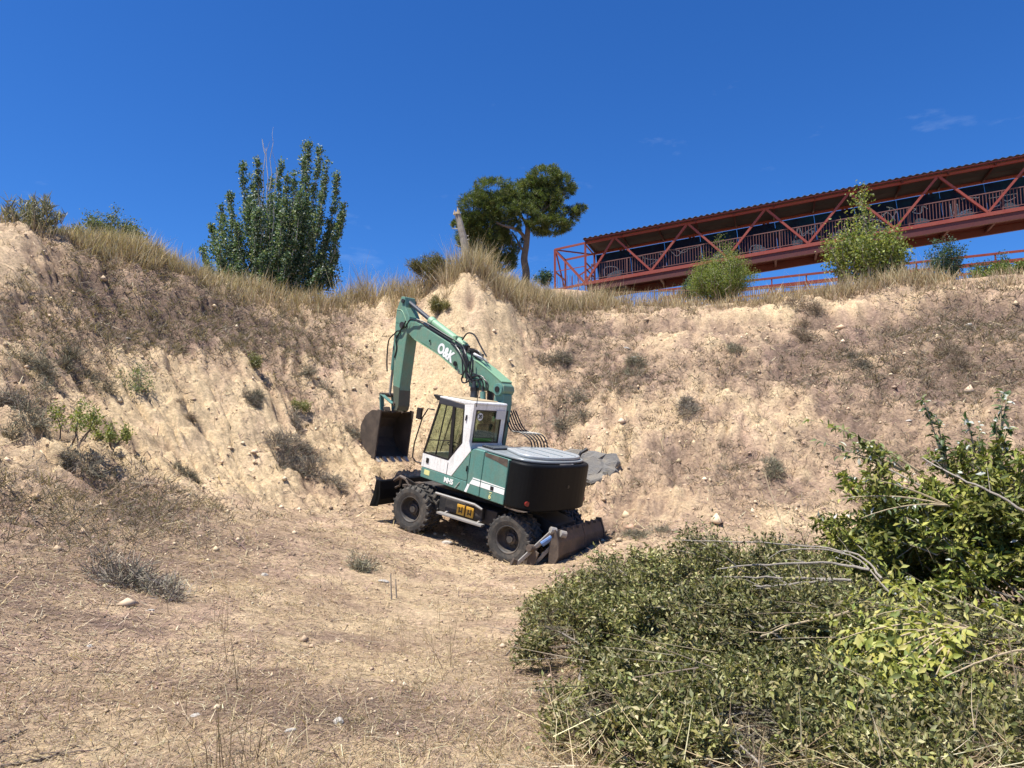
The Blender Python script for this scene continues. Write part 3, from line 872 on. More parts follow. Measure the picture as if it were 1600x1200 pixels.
# rear wall round its window
c = MB()
for (y0, y1, z0, z1) in ((.058, 1.05, 2.12, 2.265), (.058, .185, 2.265, 2.985), (1.0, 1.05, 2.265, 2.985), (.058, 1.05, 2.985, 3.09)): c.box(-.121, -.085, y0, y1, z0, z1)
c.build('rear_frame', M['white'], cb)
c = MB()
for (y0, y1, z0, z1) in ((.187, .998, 2.267, 2.295), (.187, .998, 2.955, 2.983), (.187, .213, 2.295, 2.955), (.972, .998, 2.295, 2.955)): c.box(-.124, -.10, y0, y1, z0, z1)
c.build('window_seal', M['trim'], cb)
c = MB(); c.box(-.108, -.104, .213, .972, 2.295, 2.955); c.build('rear_window', M['glass'], cb)
c = MB(); c.tube([(-.111, .845, 2.835), (-.115, .845, 2.835)], .095, 28); dsc = c.build('speed_disc', M['letter'], cb)
c = MB(); c.lathe_y([(.083, 0), (.095, 0), (.095, .002), (.083, .002)], 0, 0, 0, 28)
ring = c.build('ring', M['ink'], dsc); ring.rotation_euler = (0, 0, math.pi / 2); ring.location = (-.1155, .845, 2.835)
lettering('lettering', '20', .125, (-.117, .845, 2.835), (0, -1, 0), (0, 0, 1), M['ink'], dsc, off=.004, sx=.85)
c = MB(); c.box(-.150, -.128, .10, .38, 2.80, 3.0); c.build('licence_plate', M['plate'], cb, bevel=.004)
# roof
c = MB(); c.prism([(1.0, 3.075), (.985, 3.115), (-.10, 3.155), (-.135, 3.14), (-.135, 3.095), (.17, 3.055)], .05, SY + .004); c.build('roof', M['white'], cb, bevel=.02, seg=3)
c = MB(); c.prism([(.92, 3.119), (.88, 3.145), (.05, 3.178), (.02, 3.156)], .2, .95); c.build('roof_hatch', M['tan_stem'], cb, bevel=.01)
c = MB(); c.prism([(1.24, 3.085), (1.235, 3.12), (.97, 3.10), (.97, 3.03), (1.08, 3.0)], .95, 1.06); c.box(1.12, 1.24, .86, 1.0, 3.02, 3.11); c.build('work_lamp', M['trim'], cb, bevel=.01)
c = MB(); c.tube([(-.165, SY - .03, 3.05), (-.16, SY - .03, 3.25), (-.16, SY - .03, 3.58)], .008, 6); c.build('aerial', M['trim'], cb)
# grab rail with the mirror in front of the door
c = MB(); c.tube([(1.12, 1.07, 2.78), (1.24, 1.16, 2.78), (1.36, 1.19, 2.55), (1.50, 1.2, 1.95), (1.50, 1.2, 1.62), (1.42, 1.15, 1.53), (1.30, 1.07, 1.52)], .016, 8)
gr = c.build('grab_rail', M['trim'], cb)
c = MB(); c.box(1.40, 1.56, 1.16, 1.22, 2.50, 2.76); c.build('mirror', M['trim'], gr, bevel=.015)
# inside the cab
c = MB(); c.box(.02, .50, .36, .84, 1.62, 1.78); c.prism([(.12, 1.75), (.02, 1.75), (-.06, 2.5), (.06, 2.5)], .36, .84); c.box(-.05, .06, .46, .74, 2.5, 2.66); c.box(.1, .4, .42, .78, 1.5, 1.62)
c.build('driver_seat', M['seat'], cb, bevel=.03)
c = MB(); c.prism([(.17, 1.80), (.01, 1.80), (-.072, 2.30), (-.06, 2.36), (.075, 2.36), (.09, 2.28)], .34, .86); c.build('hi_vis_vest', M['vest'], cb, bevel=.02)
c = MB(); c.tube([(.92, .6, 1.5), (.80, .6, 2.02)], .035, 8)
n = 20
c.tube([(.80 + .16 * math.cos(2 * math.pi * k / n) * .95, .6 + .17 * math.sin(2 * math.pi * k / n), 2.03 + .05 * math.cos(2 * math.pi * k / n)) for k in range(n + 1)], .014, 6, False)
c.build('steering_wheel', M['trim'], cb)
c = MB(); c.box(.1, .55, .12, .3, 1.5, 1.86); c.box(.1, .55, .9, 1.03, 1.5, 1.80); c.build('console', M['trim'], cb, bevel=.02)

# --- boom, stick, bucket (all in the plane y = -.28)
def bm(poly, y0, y1, name, mat, parent=None, bevel=.018, label=None):
    c = MB(); c.prism(poly, y0, y1)
    return up(c, name, mat, parent, bevel=bevel, label=label)


base = bm([(.46, 2.9), (.50, 3.2), (.50, 3.34), (.38, 3.41), (.22, 3.33), (.18, 3.1), (.18, 2.35), (.22, 1.6), (.52, 1.6)], -.43, -.13, 'boom_base', 'green')
c = MB(); c.tube([(.36, -.49, 3.42), (.36, -.06, 3.42)], .14, 20); c.build('pivot_pin', M['green'], base, bevel=.01)
c = MB(); c.tube([(.36, -.065, 3.42), (.36, -.04, 3.42)], .07, 16); c.build('pin_cap', M['trim'], base)
boom = bm([(3.66, 4.27), (3.2, 4.17), (2.57, 3.98), (1.56, 3.56), (1.25, 3.43), (1.05, 3.39), (.80, 3.36), (.55, 3.32), (.42, 3.28), (.28, 3.29), (.20, 3.40), (.22, 3.52), (.32, 3.61), (.87, 3.86), (1.36, 4.03), (2.33, 4.33), (3.3, 4.62), (3.62, 4.72), (3.9, 4.70), (4.12, 4.68), (4.2, 4.6), (4.12, 4.5), (3.9, 4.4)],
           -.445, -.105, 'boom', 'boom_green')
c = MB(); c.prism([(.29, 3.615), (.87, 3.867), (1.25, 3.998), (1.24, 3.97), (.87, 3.842), (.29, 3.59)], -.455, -.095); c.build('top_plate', M['cyl_green'], boom, bevel=.004)
c = MB(); c.prism([(3.6, 4.255), (2.57, 3.965), (1.56, 3.545), (1.25, 3.415), (1.25, 3.435), (1.56, 3.565), (2.57, 3.985), (3.6, 4.275)], -.452, -.098); c.build('bottom_plate', M['cyl_green'], boom, bevel=.003)
s_, c_ = .357, .934
lettering('lettering', 'O&K', .345, (2.33, -.102, 4.05), (-c_, 0, -s_), (-s_, 0, c_), M['letter'], boom, off=.016, sx=.86)
c = MB(); c.tube([(1.90, -.085, 3.83), (1.90, -.06, 3.83)], .06, 14); c.build('pin_cap', M['trim'], boom)
c = MB(); c.tube([(2.95, -.086, 4.28), (2.95, -.07, 4.28)], .028, 10); c.build('pin_cap', M['trim'], boom)
c = MB(); c.tube([(1.78, -.086, 3.70), (1.72, -.07, 3.62), (1.62, -.07, 3.60)], .02, 6); c.build('hook', M['trim'], boom)
# joint between the two boom halves: bracket, hoses
c = MB(); c.prism([(1.02, 3.30), (1.30, 3.36), (1.34, 3.55), (1.18, 3.66), (.98, 3.60), (.92, 3.42)], -.52, -.05); c.build('bracket', M['green'], boom, bevel=.01)
c = MB(); c.tube([(1.08, -.56, 3.46), (1.08, -.01, 3.46)], .085, 16); c.build('pivot_pin', M['cyl_green'], boom)
def hoses(name, lines, r, mat='trim', parent=boom):
    for l in lines:
        # smooth the hose with a Catmull-Rom pass
        P = [Vector(p) for p in l]; P = [P[0] * 2 - P[1]] + P + [P[-1] * 2 - P[-2]]
        o = []
        for i in range(1, len(P) - 2):
            for k in range(5):
                t_ = k / 5
                o.append(.5 * ((2 * P[i]) + (P[i + 1] - P[i - 1]) * t_ + (2 * P[i - 1] - 5 * P[i] + 4 * P[i + 1] - P[i + 2]) * t_ ** 2 + (3 * P[i] - P[i - 1] - 3 * P[i + 1] + P[i + 2]) * t_ ** 3))
        o.append(P[-2])
        c = MB(); c.tube(o, r, 7); c.build(name, M[mat], parent)
hoses('hose', [[(3.95, -.05, 4.52), (3.75, -.02, 4.75), (3.5, -.04, 4.73), (3.3, -.10, 4.68), (2.6, -.12, 4.48), (2.0, -.12, 4.29), (1.7, -.05, 4.2), (1.5, -.02, 4.0), (1.42, -.02, 3.75), (1.30, -.03, 3.55)],
               [(3.6, -.10, 4.78), (3.2, -.17, 4.70), (2.5, -.17, 4.49), (1.9, -.16, 4.32), (1.55, -.02, 4.15), (1.40, 0, 3.9), (1.36, 0, 3.62), (1.2, 0, 3.48), (1.0, 0, 3.55), (.86, 0, 3.42)],
               [(1.9, -.2, 4.42), (1.75, -.2, 4.60), (1.5, -.2, 4.58), (1.25, -.2, 4.35), (.95, -.15, 4.12)],
               [(1.5, -.1, 4.2), (1.2, -.1, 4.22), (.98, -.1, 4.06), (.82, -.12, 3.98)],
               [(1.35, -.02, 3.95), (1.45, 0, 3.7), (1.52, 0, 3.52), (1.46, 0, 3.42), (1.3, 0, 3.46), (1.1, .01, 3.63), (.92, .01, 3.62), (.78, .01, 3.5), (.76, .0, 3.36)],
               [(1.1, .02, 3.60), (.9, .02, 3.66), (.72, .01, 3.58), (.66, .0, 3.40)],
               [(.95, .02, 3.55), (.78, .02, 3.60), (.62, .01, 3.50), (.6, .0, 3.34)],
               [(1.25, -.02, 4.0), (1.2, 0, 3.8), (1.22, 0, 3.6), (1.16, 0, 3.45)],
               [(4.50, -.12, 4.3), (4.66, -.12, 4.1), (4.62, -.12, 3.6), (4.54, -.12, 3.3)],
               [(4.15, -.07, 4.42), (4.28, -.06, 4.2), (4.22, -.075, 3.95), (4.26, -.08, 3.7)],
               [(3.95, -.04, 4.7), (4.1, -.03, 4.45), (4.25, -.03, 4.4), (4.42, -.08, 4.3)],
               [(2.2, -.12, 4.30), (1.9, -.06, 4.22), (1.66, -.03, 4.02), (1.55, -.03, 3.7), (1.50, -.02, 3.52)], [(2.0, -.1, 4.27), (1.75, -.04, 4.12), (1.5, -.03, 3.85), (1.38, -.02, 3.6), (1.34, 0, 3.44)], [(1.7, -.08, 4.2), (1.6, -.04, 4.0), (1.44, -.03, 3.72), (1.28, 0, 3.62), (1.12, .0, 3.52)], [(1.4, -.1, 4.12), (1.33, -.04, 3.9), (1.3, -.02, 3.75), (1.18, 0, 3.68), (1.0, .01, 3.66), (.84, .01, 3.56)]], .019)
for k in range(4):
    c = MB(); x = 1.30 + .14 * k; c.box(x, x + .09, -.42 + .03 * k, -.2, 4.05 + .045 * k, 4.16 + .05 * k); c.build('valve', M['trim' if k % 2 else 'chassis'], boom, bevel=.008)
c = MB(); c.tube([(1.42, -.20, 4.13), (1.0, -.2, 4.02)], .035, 8); c.build('pipe', M['plate'], boom)
for y in (-.17, -.39):
    c = MB(); c.tube([(3.4, y, 4.67), (2.4, y, 4.37), (1.6, y, 4.14)], .016, 6); c.build('pipe', M['trim'], boom)
# boom cylinders either side
for y in (-.0, -.56):
    c = MB(); c.tube([(1.045, y, 3.34), (.86, y, 1.65)], .085, 16); bc = up(c, 'boom_cylinder', 'chrome')
    c = MB(); c.tube([(1.07, y, 3.50), (1.045, y, 3.34)], .05, 12); c.build('rod', M['chrome'], bc)
    c = MB(); c.tube([(1.045, y, 3.36), (1.035, y, 3.28)], .1, 16); c.build('gland', M['trim'], bc)
c = MB(); c.tube([(.78, -.03, 3.30), (.70, -.03, 2.95), (.52, -.03, 2.2)], .065, 14); ac = up(c, 'adjusting_cylinder', 'green')
c = MB(); c.tube([(.80, -.03, 3.42), (.78, -.03, 3.30)], .035, 10); c.build('rod', M['chrome'], ac)
c = MB(); c.box(.14, .38, -.115, .0, 2.80, 3.02); up(c, 'valve_block', 'green', bevel=.012)
# stick cylinder along the top of the boom
c = MB(); c.tube([(3.25, -.28, 4.80), (3.12, -.28, 4.75), (3.10, -.28, 4.745), (1.85, -.28, 4.28)], [.115, .115, .10, .10], 20)
sc_ = up(c, 'stick_cylinder', 'cyl_green')
c = MB(); c.tube([(4.22, -.28, 5.21), (3.2, -.28, 4.785)], .058, 14); c.build('rod', M['chrome'], sc_)
c = MB(); c.box(2.1, 2.2, -.40, -.16, 4.28, 4.50); c.build('clamp', M['cyl_green'], sc_, bevel=.01)
c = MB(); c.prism([(1.75, 4.12), (1.95, 4.19), (1.93, 4.36), (1.80, 4.34)], -.35, -.21); c.build('clevis', M['boom_green'], sc_, bevel=.01)
# stick
stick = bm([(4.34, 5.33), (4.20, 5.33), (4.11, 5.06), (3.90, 4.82), (3.82, 4.58), (3.90, 4.32), (3.90, 4.0), (3.90, 3.0), (3.84, 2.48), (3.88, 2.34), (3.99, 2.33), (4.10, 2.68), (4.20, 3.05), (4.31, 3.8), (4.40, 4.3), (4.44, 4.6), (4.46, 4.95)], -.46, -.09, 'stick', 'boom_green')
c = MB(); c.prism([(4.25, 5.2), (4.40, 4.97), (4.41, 4.62), (4.30, 4.62), (3.95, 4.62), (4.02, 4.88)], -.467, -.083); c.build('cheek_plate', M['boom_green'], stick, bevel=.006)
hoses('edge_weld', [[(4.44, -.085, 4.98), (4.22, -.085, 4.95), (4.05, -.085, 4.78), (3.93, -.085, 4.62)]], .012, 'cyl_green', stick)
c = MB(); c.tube([(4.12, -.50, 4.58), (4.12, -.05, 4.58)], .09, 18); c.build('pivot_pin', M['chassis'], stick)
c = MB(); c.tube([(4.22, -.50, 5.21), (4.22, -.05, 5.21)], .055, 14); c.build('pivot_pin', M['chassis'], stick)
c = MB(); c.prism([(3.895, 2.95), (4.18, 2.98), (4.09, 2.68), (3.98, 2.335), (3.875, 2.345), (3.835, 2.48)], -.466, -.084); c.build('worn_end', M['worn_green'], stick, bevel=.006)
# bucket cylinder and linkage
c = MB(); c.tube([(4.56, -.28, 4.30), (4.52, -.28, 3.35)], .06, 14); bk = up(c, 'bucket_cylinder', 'green')
c = MB(); c.tube([(4.52, -.28, 3.35), (4.50, -.28, 2.66)], .035, 12); c.build('rod', M['rail'], bk)
for y in (-.05, -.51):
    c = MB(); c.beam((4.54, y, 2.68), (4.02, y * .9, 2.50), .035, .11, (0, 1, 0)); up(c, 'link', 'green', bevel=.008)
    c = MB(); c.beam((4.54, y * .85, 2.66), (4.42, y * .85, 2.22), .04, .13, (0, 1, 0)); up(c, 'link', 'green', bevel=.008)
c = MB(); c.tube([(4.54, -.56, 2.67), (4.54, 0.0, 2.67)], .06, 12); c.tube([(4.02, -.50, 2.50), (4.02, -.05, 2.50)], .05, 12); up(c, 'link_pin', 'rust')
# bucket, open towards the machine
bo = [(4.10, 2.30), (4.42, 2.26), (4.68, 2.06), (4.81, 1.78), (4.76, 1.48), (4.56, 1.24), (4.32, 1.11), (4.06, 1.05)]
bi = [(4.10, 2.26), (4.40, 2.22), (4.645, 2.035), (4.765, 1.77), (4.72, 1.50), (4.535, 1.275), (4.31, 1.15), (4.06, 1.085)]
c = MB(); c.prism(bo + bi[::-1], -.80, .30)
bkt = up(c, 'bucket', 'bucket')
for y in (.28, -.80):
    c = MB(); c.prism(bo, y, y + .022); c.prism([(4.03, 2.32), (4.17, 2.32), (4.20, 1.8), (4.17, 1.02), (4.03, 1.02)], y - .008, y + .03)
    c.build('side_plate', M['bucket'], bkt)
c = MB(); c.prism([(4.12, 2.29), (4.40, 2.28), (4.44, 2.36), (4.2, 2.40)], -.10, -.06); c.prism([(4.12, 2.29), (4.40, 2.28), (4.44, 2.36), (4.2, 2.40)], -.50, -.46); c.prism([(3.84, 2.40), (3.92, 2.31), (4.1, 2.24), (4.4, 2.24), (4.4, 2.29), (4.1, 2.30), (3.98, 2.42)], -.14, -.10); c.prism([(3.84, 2.40), (3.92, 2.31), (4.1, 2.24), (4.4, 2.24), (4.4, 2.29), (4.1, 2.30), (3.98, 2.42)], -.46, -.42)
c.build('bucket_lug', M['bucket'], bkt, bevel=.006)
for k in range(5):
    y = .22 - k * .235
    c = MB(); c.prism([(4.22, 1.10), (4.22, 1.03), (3.90, .965), (3.88, .985), (4.02, 1.085)], y - .05, y + .05)
    c.build('tooth', M['teeth'], bkt, bevel=.01)
# hose bundle behind the cab
hoses('hose', [[(.28 + .02 * k, -.30 - .10 * k, 2.95), (.05, -.36 - .10 * k, 2.55), (-.25 - .02 * k, -.42 - .11 * k, 2.52), (-.50, -.46 - .11 * k, 2.40), (-.60, -.46 - .11 * k, 2.22)] for k in range(6)], .017, 'trim', base)
c = MB(); c.tube([(-.12, .05, 2.2), (-.13, .02, 3.0)], .02, 6); up(c, 'pipe', 'trim')

# ------------------------------------------------------------------ covered footbridge ramp on the plateau
BA = np.array([4.52, 44.5, 12.52]); BU = np.array([.944, -.330, .0903]); BV = np.array([.330, .944, 0.0])


def BP(s, v, w, A=BA, U=BU):
    p = A + U * s + BV * v + np.array([0, 0, w])
    return tuple(p)


br = thing('footbridge', 'covered red steel footbridge ramp with zigzag truss and graffiti panels above the bank', 'footbridge')
LEN = 32.8; WB = 2.5; HT = 2.55
def bbeam(name, p, q, w, h, mat='bridge', parent=br, A=BA, U=BU):
    c = MB(); c.beam(BP(*p, A, U), BP(*q, A, U), w, h); return c.build(name, M[mat], parent)
for v in (0, WB):
    bbeam('bottom_chord', (-.1, v, 0), (LEN, v, 0), .16, .20)
    bbeam('edge_beam', (0.1, v + (.06 if v == 0 else -.06), -.30), (LEN, v + (.06 if v == 0 else -.06), -.30), .16, .38, 'bridge_shaded')
    bbeam('top_chord', (0, v, HT), (LEN, v, HT), .13, .13)
c = MB(); c.beam(BP(0, WB / 2, -.03), BP(LEN, WB / 2, -.03), WB - .2, .06); c.build('deck', M['bridge_shaded'], br)
PN = 4.37
for k in range(8):
    a = 1.83 + PN * k
    for v in (0, WB):
        s0 = -.30 if k == 0 else a - PN / 2
        bbeam('diagonal', (max(s0, .05), v, .10), (a - .06, v, HT - .06), .12, .12)
        if a + PN / 2 < LEN + .5: bbeam('diagonal', (a + .06, v, HT - .06), (a + PN / 2, v, .10), .12, .12)
for k in range(16):
    s = .1 + k * PN / 2
    if s < LEN: bbeam('cross_beam', (s, .12, -.24), (s, WB - .12, -.24), .12, .22, 'bridge_shaded'); bbeam('rafter', (s, -.2, HT + .02), (s, WB + .2, HT + .02), .08, .10, 'bridge_shaded')
for v in (-.18, .7, 1.5, 2.4): bbeam('purlin', (0.05, v, HT + .10), (LEN, v, HT + .10), .06, .05, 'bridge_shaded')
# corrugated roof: ribs run across the bridge, so their ends show as teeth along the eave
ns = int(LEN / .082); ss = np.linspace(-.05, LEN + .05, ns)
wv = .035 * np.tanh(2.5 * np.sin(2 * np.pi * ss / .33))
top = []
for v in (-.42, WB + .42):
    for dz in (HT + .195, HT + .178):
        P = BA + BU * ss[:, None] + BV * v; P = P + np.c_[np.zeros(ns), np.zeros(ns), wv + dz]; top.append(P)
V = np.vstack(top); i = np.arange(ns - 1)
def strip(a, b): return np.stack([a * ns + i, a * ns + i + 1, b * ns + i + 1, b * ns + i], 1)
np_obj('roof_sheet', V, [strip(0, 2), strip(3, 1), strip(1, 0), strip(2, 3)], M['roof'], br)
c = MB(); c.beam(BP(0, WB / 2, HT + .085), BP(LEN, WB / 2, HT + .085), WB + .3, .012); c.build('soffit', M['soffit'], br)
bbeam('eave_rail', (0, -.36, HT + .10), (LEN, -.36, HT + .10), .035, .035, 'bridge')
# railing with balusters on the near side
bbeam('handrail', (.35, .09, 1.17), (LEN, .09, 1.17), .05, .05, 'baluster')
bbeam('lower_rail', (.35, .09, .24), (LEN, .09, .24), .04, .04, 'baluster')
nb = 0; s = .4
c = MB(); c.beam((0, 0, 0), (0, 0, .92), .028, .028); BAL = c.mesh('baluster', M['baluster'])
while s < LEN and nb < 260:
    o = link(bpy.data.objects.new('baluster', BAL), br); o.location = BP(s, .09, .25); s += .155; nb += 1
for k in range(16):
    s = .35 + k * PN / 2
    if s < LEN: bbeam('rail_post', (s, .09, .08), (s, .09, 1.19), .05, .05, 'baluster')
# painted panels at the far side, with graffiti outlines
npan = 15
for k in range(npan):
    s0 = .25 + k * PN / 2; s1 = s0 + PN / 2 - .02
    if s1 > LEN: break
    c = MB(); c.beam(BP(s0, WB - .12, 1.22), BP(s1, WB - .12, 1.22), .04, 2.34)
    pn = c.build('wall_panel', M['panel'], br)
    g = MB(); f = MB()
    rs = random.Random(k * 7 + 1)
    w_ = s1 - s0
    for q in range(rs.choice((1, 2, 2, 3))):
        m_ = rs.randint(4, 7); x0_ = rs.uniform(.0, .5); span = rs.uniform(.35, .95 - x0_ * .5); zc = rs.uniform(.7, 1.8); am = rs.uniform(.1, .55)
        K = [(s0 + w_ * min(.98, max(.02, x0_ + span * j / (m_ - 1) + rs.uniform(-.12, .12))), min(2.25, max(.35, zc + rs.uniform(-am, am)))) for j in range(m_)]
        K = [K[0]] + K + [K[-1]]; pts_ = []
        for j in range(1, len(K) - 2):
            for e in range(5):
                t_ = e / 5
                pts_.append(BP(*[.5 * (2 * K[j][d] + (K[j + 1][d] - K[j - 1][d]) * t_ + (2 * K[j - 1][d] - 5 * K[j][d] + 4 * K[j + 1][d] - K[j + 2][d]) * t_ ** 2 + (3 * K[j][d] - K[j - 1][d] - 3 * K[j + 1][d] + K[j + 2][d]) * t_ ** 3) if d == 0 else WB - .15 for d in (0,)], WB - .15,
                                .5 * (2 * K[j][1] + (K[j + 1][1] - K[j - 1][1]) * t_ + (2 * K[j - 1][1] - 5 * K[j][1] + 4 * K[j + 1][1] - K[j + 2][1]) * t_ ** 2 + (3 * K[j][1] - K[j - 1][1] - 3 * K[j + 1][1] + K[j + 2][1]) * t_ ** 3)))
        g.tube(pts_, rs.uniform(.016, .032), 5)
    if rs.random() < .7:
        bx = [(s0 + w_ * .5 + rs.uniform(.2, .55) * math.cos(2 * math.pi * j / 12), .85 + rs.uniform(.18, .36) * math.sin(2 * math.pi * j / 12)) for j in range(12)]
        f.add([BP(x, WB - .1435, z) for x, z in bx], [tuple(range(12))])
    g.build('graffiti_outline', M['graffiti'], pn)
    if f.v: f.build('graffiti_patch', M['graffiti_fill'], pn)
# open landing at the left end: a red tube cage
cg = {}
def cage(name, p, q, w=.09, mat='bridge'):
    bbeam(name, p, q, w, w, mat)
for v in (0, WB):
    for s in (-1.95, 0):
        cage('landing_post', (s, v, -.12), (s, v, 2.5), .13)
    cage('landing_rail', (-1.95, v, 2.5), (0, v, 2.56), .11)
    cage('landing_rail', (-1.95, v, -.08), (0, v, 0), .13)
    cage('landing_brace', (-1.9, v, 2.4), (-.1, v, .08), .10)
    if v == 0: cage('landing_rail', (-1.95, v, 1.1), (0, v, 1.1), .045)
for z in (.1, .5, .95, 1.35, 2.45): cage('landing_rail', (0, .05, z), (0, WB, z), .07)
for z in (2.5, 1.1): cage('landing_rail', (-1.95, 0, z), (-1.95, WB, z), .08)
cage('landing_brace', (-1.9, .05, 2.4), (-1.9, WB - .05, .1), .08)
cage('landing_brace', (-1.95, .05, 2.5), (-.05, WB, 2.5), .08); cage('landing_brace', (-.05, WB, 1.8), (-1.0, WB, 1.3), .08)
for s in (-1.5, -1.05, -.6): cage('landing_post', (s, WB - .04, 0), (s, WB - .04, 1.3), .06)
for s in np.arange(-1.8, -.1, .16): cage('baluster', (s, .05, .05), (s, .05, .72), .025, 'baluster')

# lower flight of the ramp, farther back
A2 = np.array([14.0, 49.5, 12.55]); U2 = np.array([.944, -.330, .035])
b2 = thing('lower_ramp', 'lower red lattice ramp seen through the gap under the covered footbridge', 'footbridge')
def b2beam(name, p, q, w, mat='bridge'): return bbeam(name, p, q, w, w, mat, b2, A2, U2)
for v in (0, 2.2):
    for z in (1.15, .55, -1.2): b2beam('chord', (-4, v, z), (24, v, z), .13)
    for k in range(13):
        s = -4 + k * 2.15
        b2beam('lattice_bar', (s, v, -1.15), (s + 1.05, v, .55), .09); b2beam('lattice_bar', (s + 1.1, v, .55), (s + 2.15, v, -1.15), .09)
        b2beam('post', (s + 1.07, v, .55), (s + 1.07, v, 1.15), .07)
c = MB(); c.beam(BP(-4, 1.1, -1.25, A2, U2), BP(24, 1.1, -1.25, A2, U2), 2.1, .08); c.build('deck', M['bridge_shaded'], b2)
for s in (0, 12, 23):
    p = BP(s, 1.1, -1.2, A2, U2); c = MB(); c.tube([p, (p[0], p[1], 6.5)], .18, 12); c.build('pier', M['bridge_shaded'], b2)
for s in (14.5, 29.5):
    p = BP(s, WB / 2, -.4); c = MB(); c.tube([p, (p[0], p[1], 6.5)], .22, 14); c.build('pier', M['bridge_shaded'], br)

# picket railing along the top of the bank, below the bridge
fc = thing('picket_railing', 'low rusty picket railing along the top of the bank under the bridge', 'railing')
FA = np.array([4.6, 33.0]); FB = np.array([21.0, 30.2]); n = 190
fx = FA[0] + (FB[0] - FA[0]) * np.linspace(0, 1, n); fy = FA[1] + (FB[1] - FA[1]) * np.linspace(0, 1, n)
ft = np.interp(np.linspace(0, 1, n), [0, .35, 1], [9.35, 9.30, 9.25])
c = MB(); c.beam((0, 0, -1.05), (0, 0, 0), .03, .02); PK = c.mesh('picket', M['fence'])
for x, y, z in zip(fx, fy, ft):
    o = link(bpy.data.objects.new('picket', PK), fc); o.location = (x, y, z)
for dz in (-.06, -.95):
    c = MB()
    c.tube([(fx[k], fy[k] + .02, ft[k] + dz) for k in range(0, n, 21)], .022, 6); c.build('rail', M['fence'], fc)
for k in range(0, n, 21):
    c = MB(); c.beam((fx[k], fy[k] + .03, ft[k] - 1.7), (fx[k], fy[k] + .03, ft[k] + .05), .06, .06); c.build('post', M['fence'], fc)

# broken concrete slab half buried behind the tail of the machine
p0 = hit(914, 752)
sl = MB()
rs = random.Random(5)
outl = [(-1.05, .05), (-.95, .60), (-.62, .80), (-.28, .86), (.02, .95), (.30, .90), (.50, .97), (.66, .70), (.62, .52), (.70, .38), (.44, .16), (.36, -.02), (.10, -.16), (-.12, -.14), (-.35, -.34), (-.8, -.25)]
vs = []; nn = len(outl); cx0, cz0 = -.15, .35
layers = [(-.15, .55), (-.16, .9), (-.12, 1.0), (.02, 1.01), (.12, .99), (.17, .9), (.15, .5)]
for d, sc2 in layers:
    for x, z in outl: vs.append((cx0 + (x - cx0) * sc2 + rs.uniform(-.035, .035), d + rs.uniform(-.03, .03), cz0 + (z - cz0) * sc2 + rs.uniform(-.035, .035)))
fs = [tuple(range(nn)), tuple(range(len(layers) * nn - 1, (len(layers) - 1) * nn - 1, -1))]
for l in range(len(layers) - 1):
    for k in range(nn): fs.append((l * nn + k, (l + 1) * nn + k, (l + 1) * nn + (k + 1) % nn, l * nn + (k + 1) % nn))
sl.add(vs, fs)
slab = sl.build('concrete_slab', M['concrete'])
setp(slab, 'broken grey concrete slab leaning on the bank behind the black tail', 'concrete slab')
slab.location = (p0[0] + .10, p0[1] - .04, p0[2] + .02); slab.rotation_euler = (R_(-34), R_(12), R_(-12)); slab.scale = (1.0, 1.0, .95)
# dark hole with a pale stone at the top of the central knoll
p1 = hit(738, 470)

# ------------------------------------------------------------------ trees and shrubs on the crest
def limb(mb, p, d, L, r0, r1, n=7, wob=.12, sides=6, up=.0):
    pts_ = [Vector(p)]; d = Vector(d).normalized()
    for k in range(n):
        d = (d + Vector((random.uniform(-wob, wob), random.uniform(-wob, wob), random.uniform(-wob, wob) + up))).normalized()
        pts_.append(pts_[-1] + d * (L / n))
    mb.tube(pts_, [r0 + (r1 - r0) * k / n for k in range(n + 1)], sides)
    return pts_


def leaf_cloud(base, dirs, n_each, size, cols, spread=.5, asp=.62, jit=.25, col_j=.15, droop=.0):
    """leaves spread round twig points"""
    P = np.repeat(base, n_each, 0); D0 = np.repeat(dirs, n_each, 0); n = len(P)
    P = P + rng.normal(size=(n, 3)) * jit
    D = unit(D0 * .35 + rng.normal(size=(n, 3)) * spread + np.array([0, 0, -droop]))
    N = unit(rng.normal(size=(n, 3)) + np.array([0, 0, .5]))
    Lh = size * rng.uniform(.7, 1.3, n)
    V, F, C = leaf_arrays(P, D, N, Lh, Lh * asp, palette(n, cols, col_j))
    return V, [F], C


# 1. the bushy poplar on the left crest
pb = at(425, 462, 30.5); gzp = float(ground(pb[0], pb[1])[0])
pop = thing('poplar_tree', 'bushy many-stemmed poplar with dark leaves and bare pale stems, on the left crest', 'tree', (pb[0], pb[1], gzp))
stems = MB(); bare = MB(); twig_p = []; twig_d = []
targets = [(318, 388, .5), (330, 350, .8), (345, 322, .4), (360, 300, -.3), (380, 256, .2), (395, 275, 1), (405, 250, -.8), (425, 280, .6), (438, 250, 0), (450, 275, -1), (462, 265, .9), (478, 222, .2), (486, 224, -.5), (500, 236, .6), (512, 252, -.6), (530, 270, .1), (538, 320, .5), (536, 330, -.4),
           (520, 350, .9), (525, 395, .3), (520, 420, -.3), (470, 300, -1.2), (440, 330, -1.3), (400, 330, -1.2), (370, 350, -1.0), (340, 390, -.8), (490, 340, -1.1), (420, 350, 1.3), (480, 300, 1.3), (505, 300, 0), (390, 310, 0), (455, 330, 0), (320, 420, 0), (345, 425, -.9), (500, 420, -1), (370, 415, -1.2), (410, 400, -1.3), (450, 400, -1.3)]
org = np.array([0, 0, 0.0])
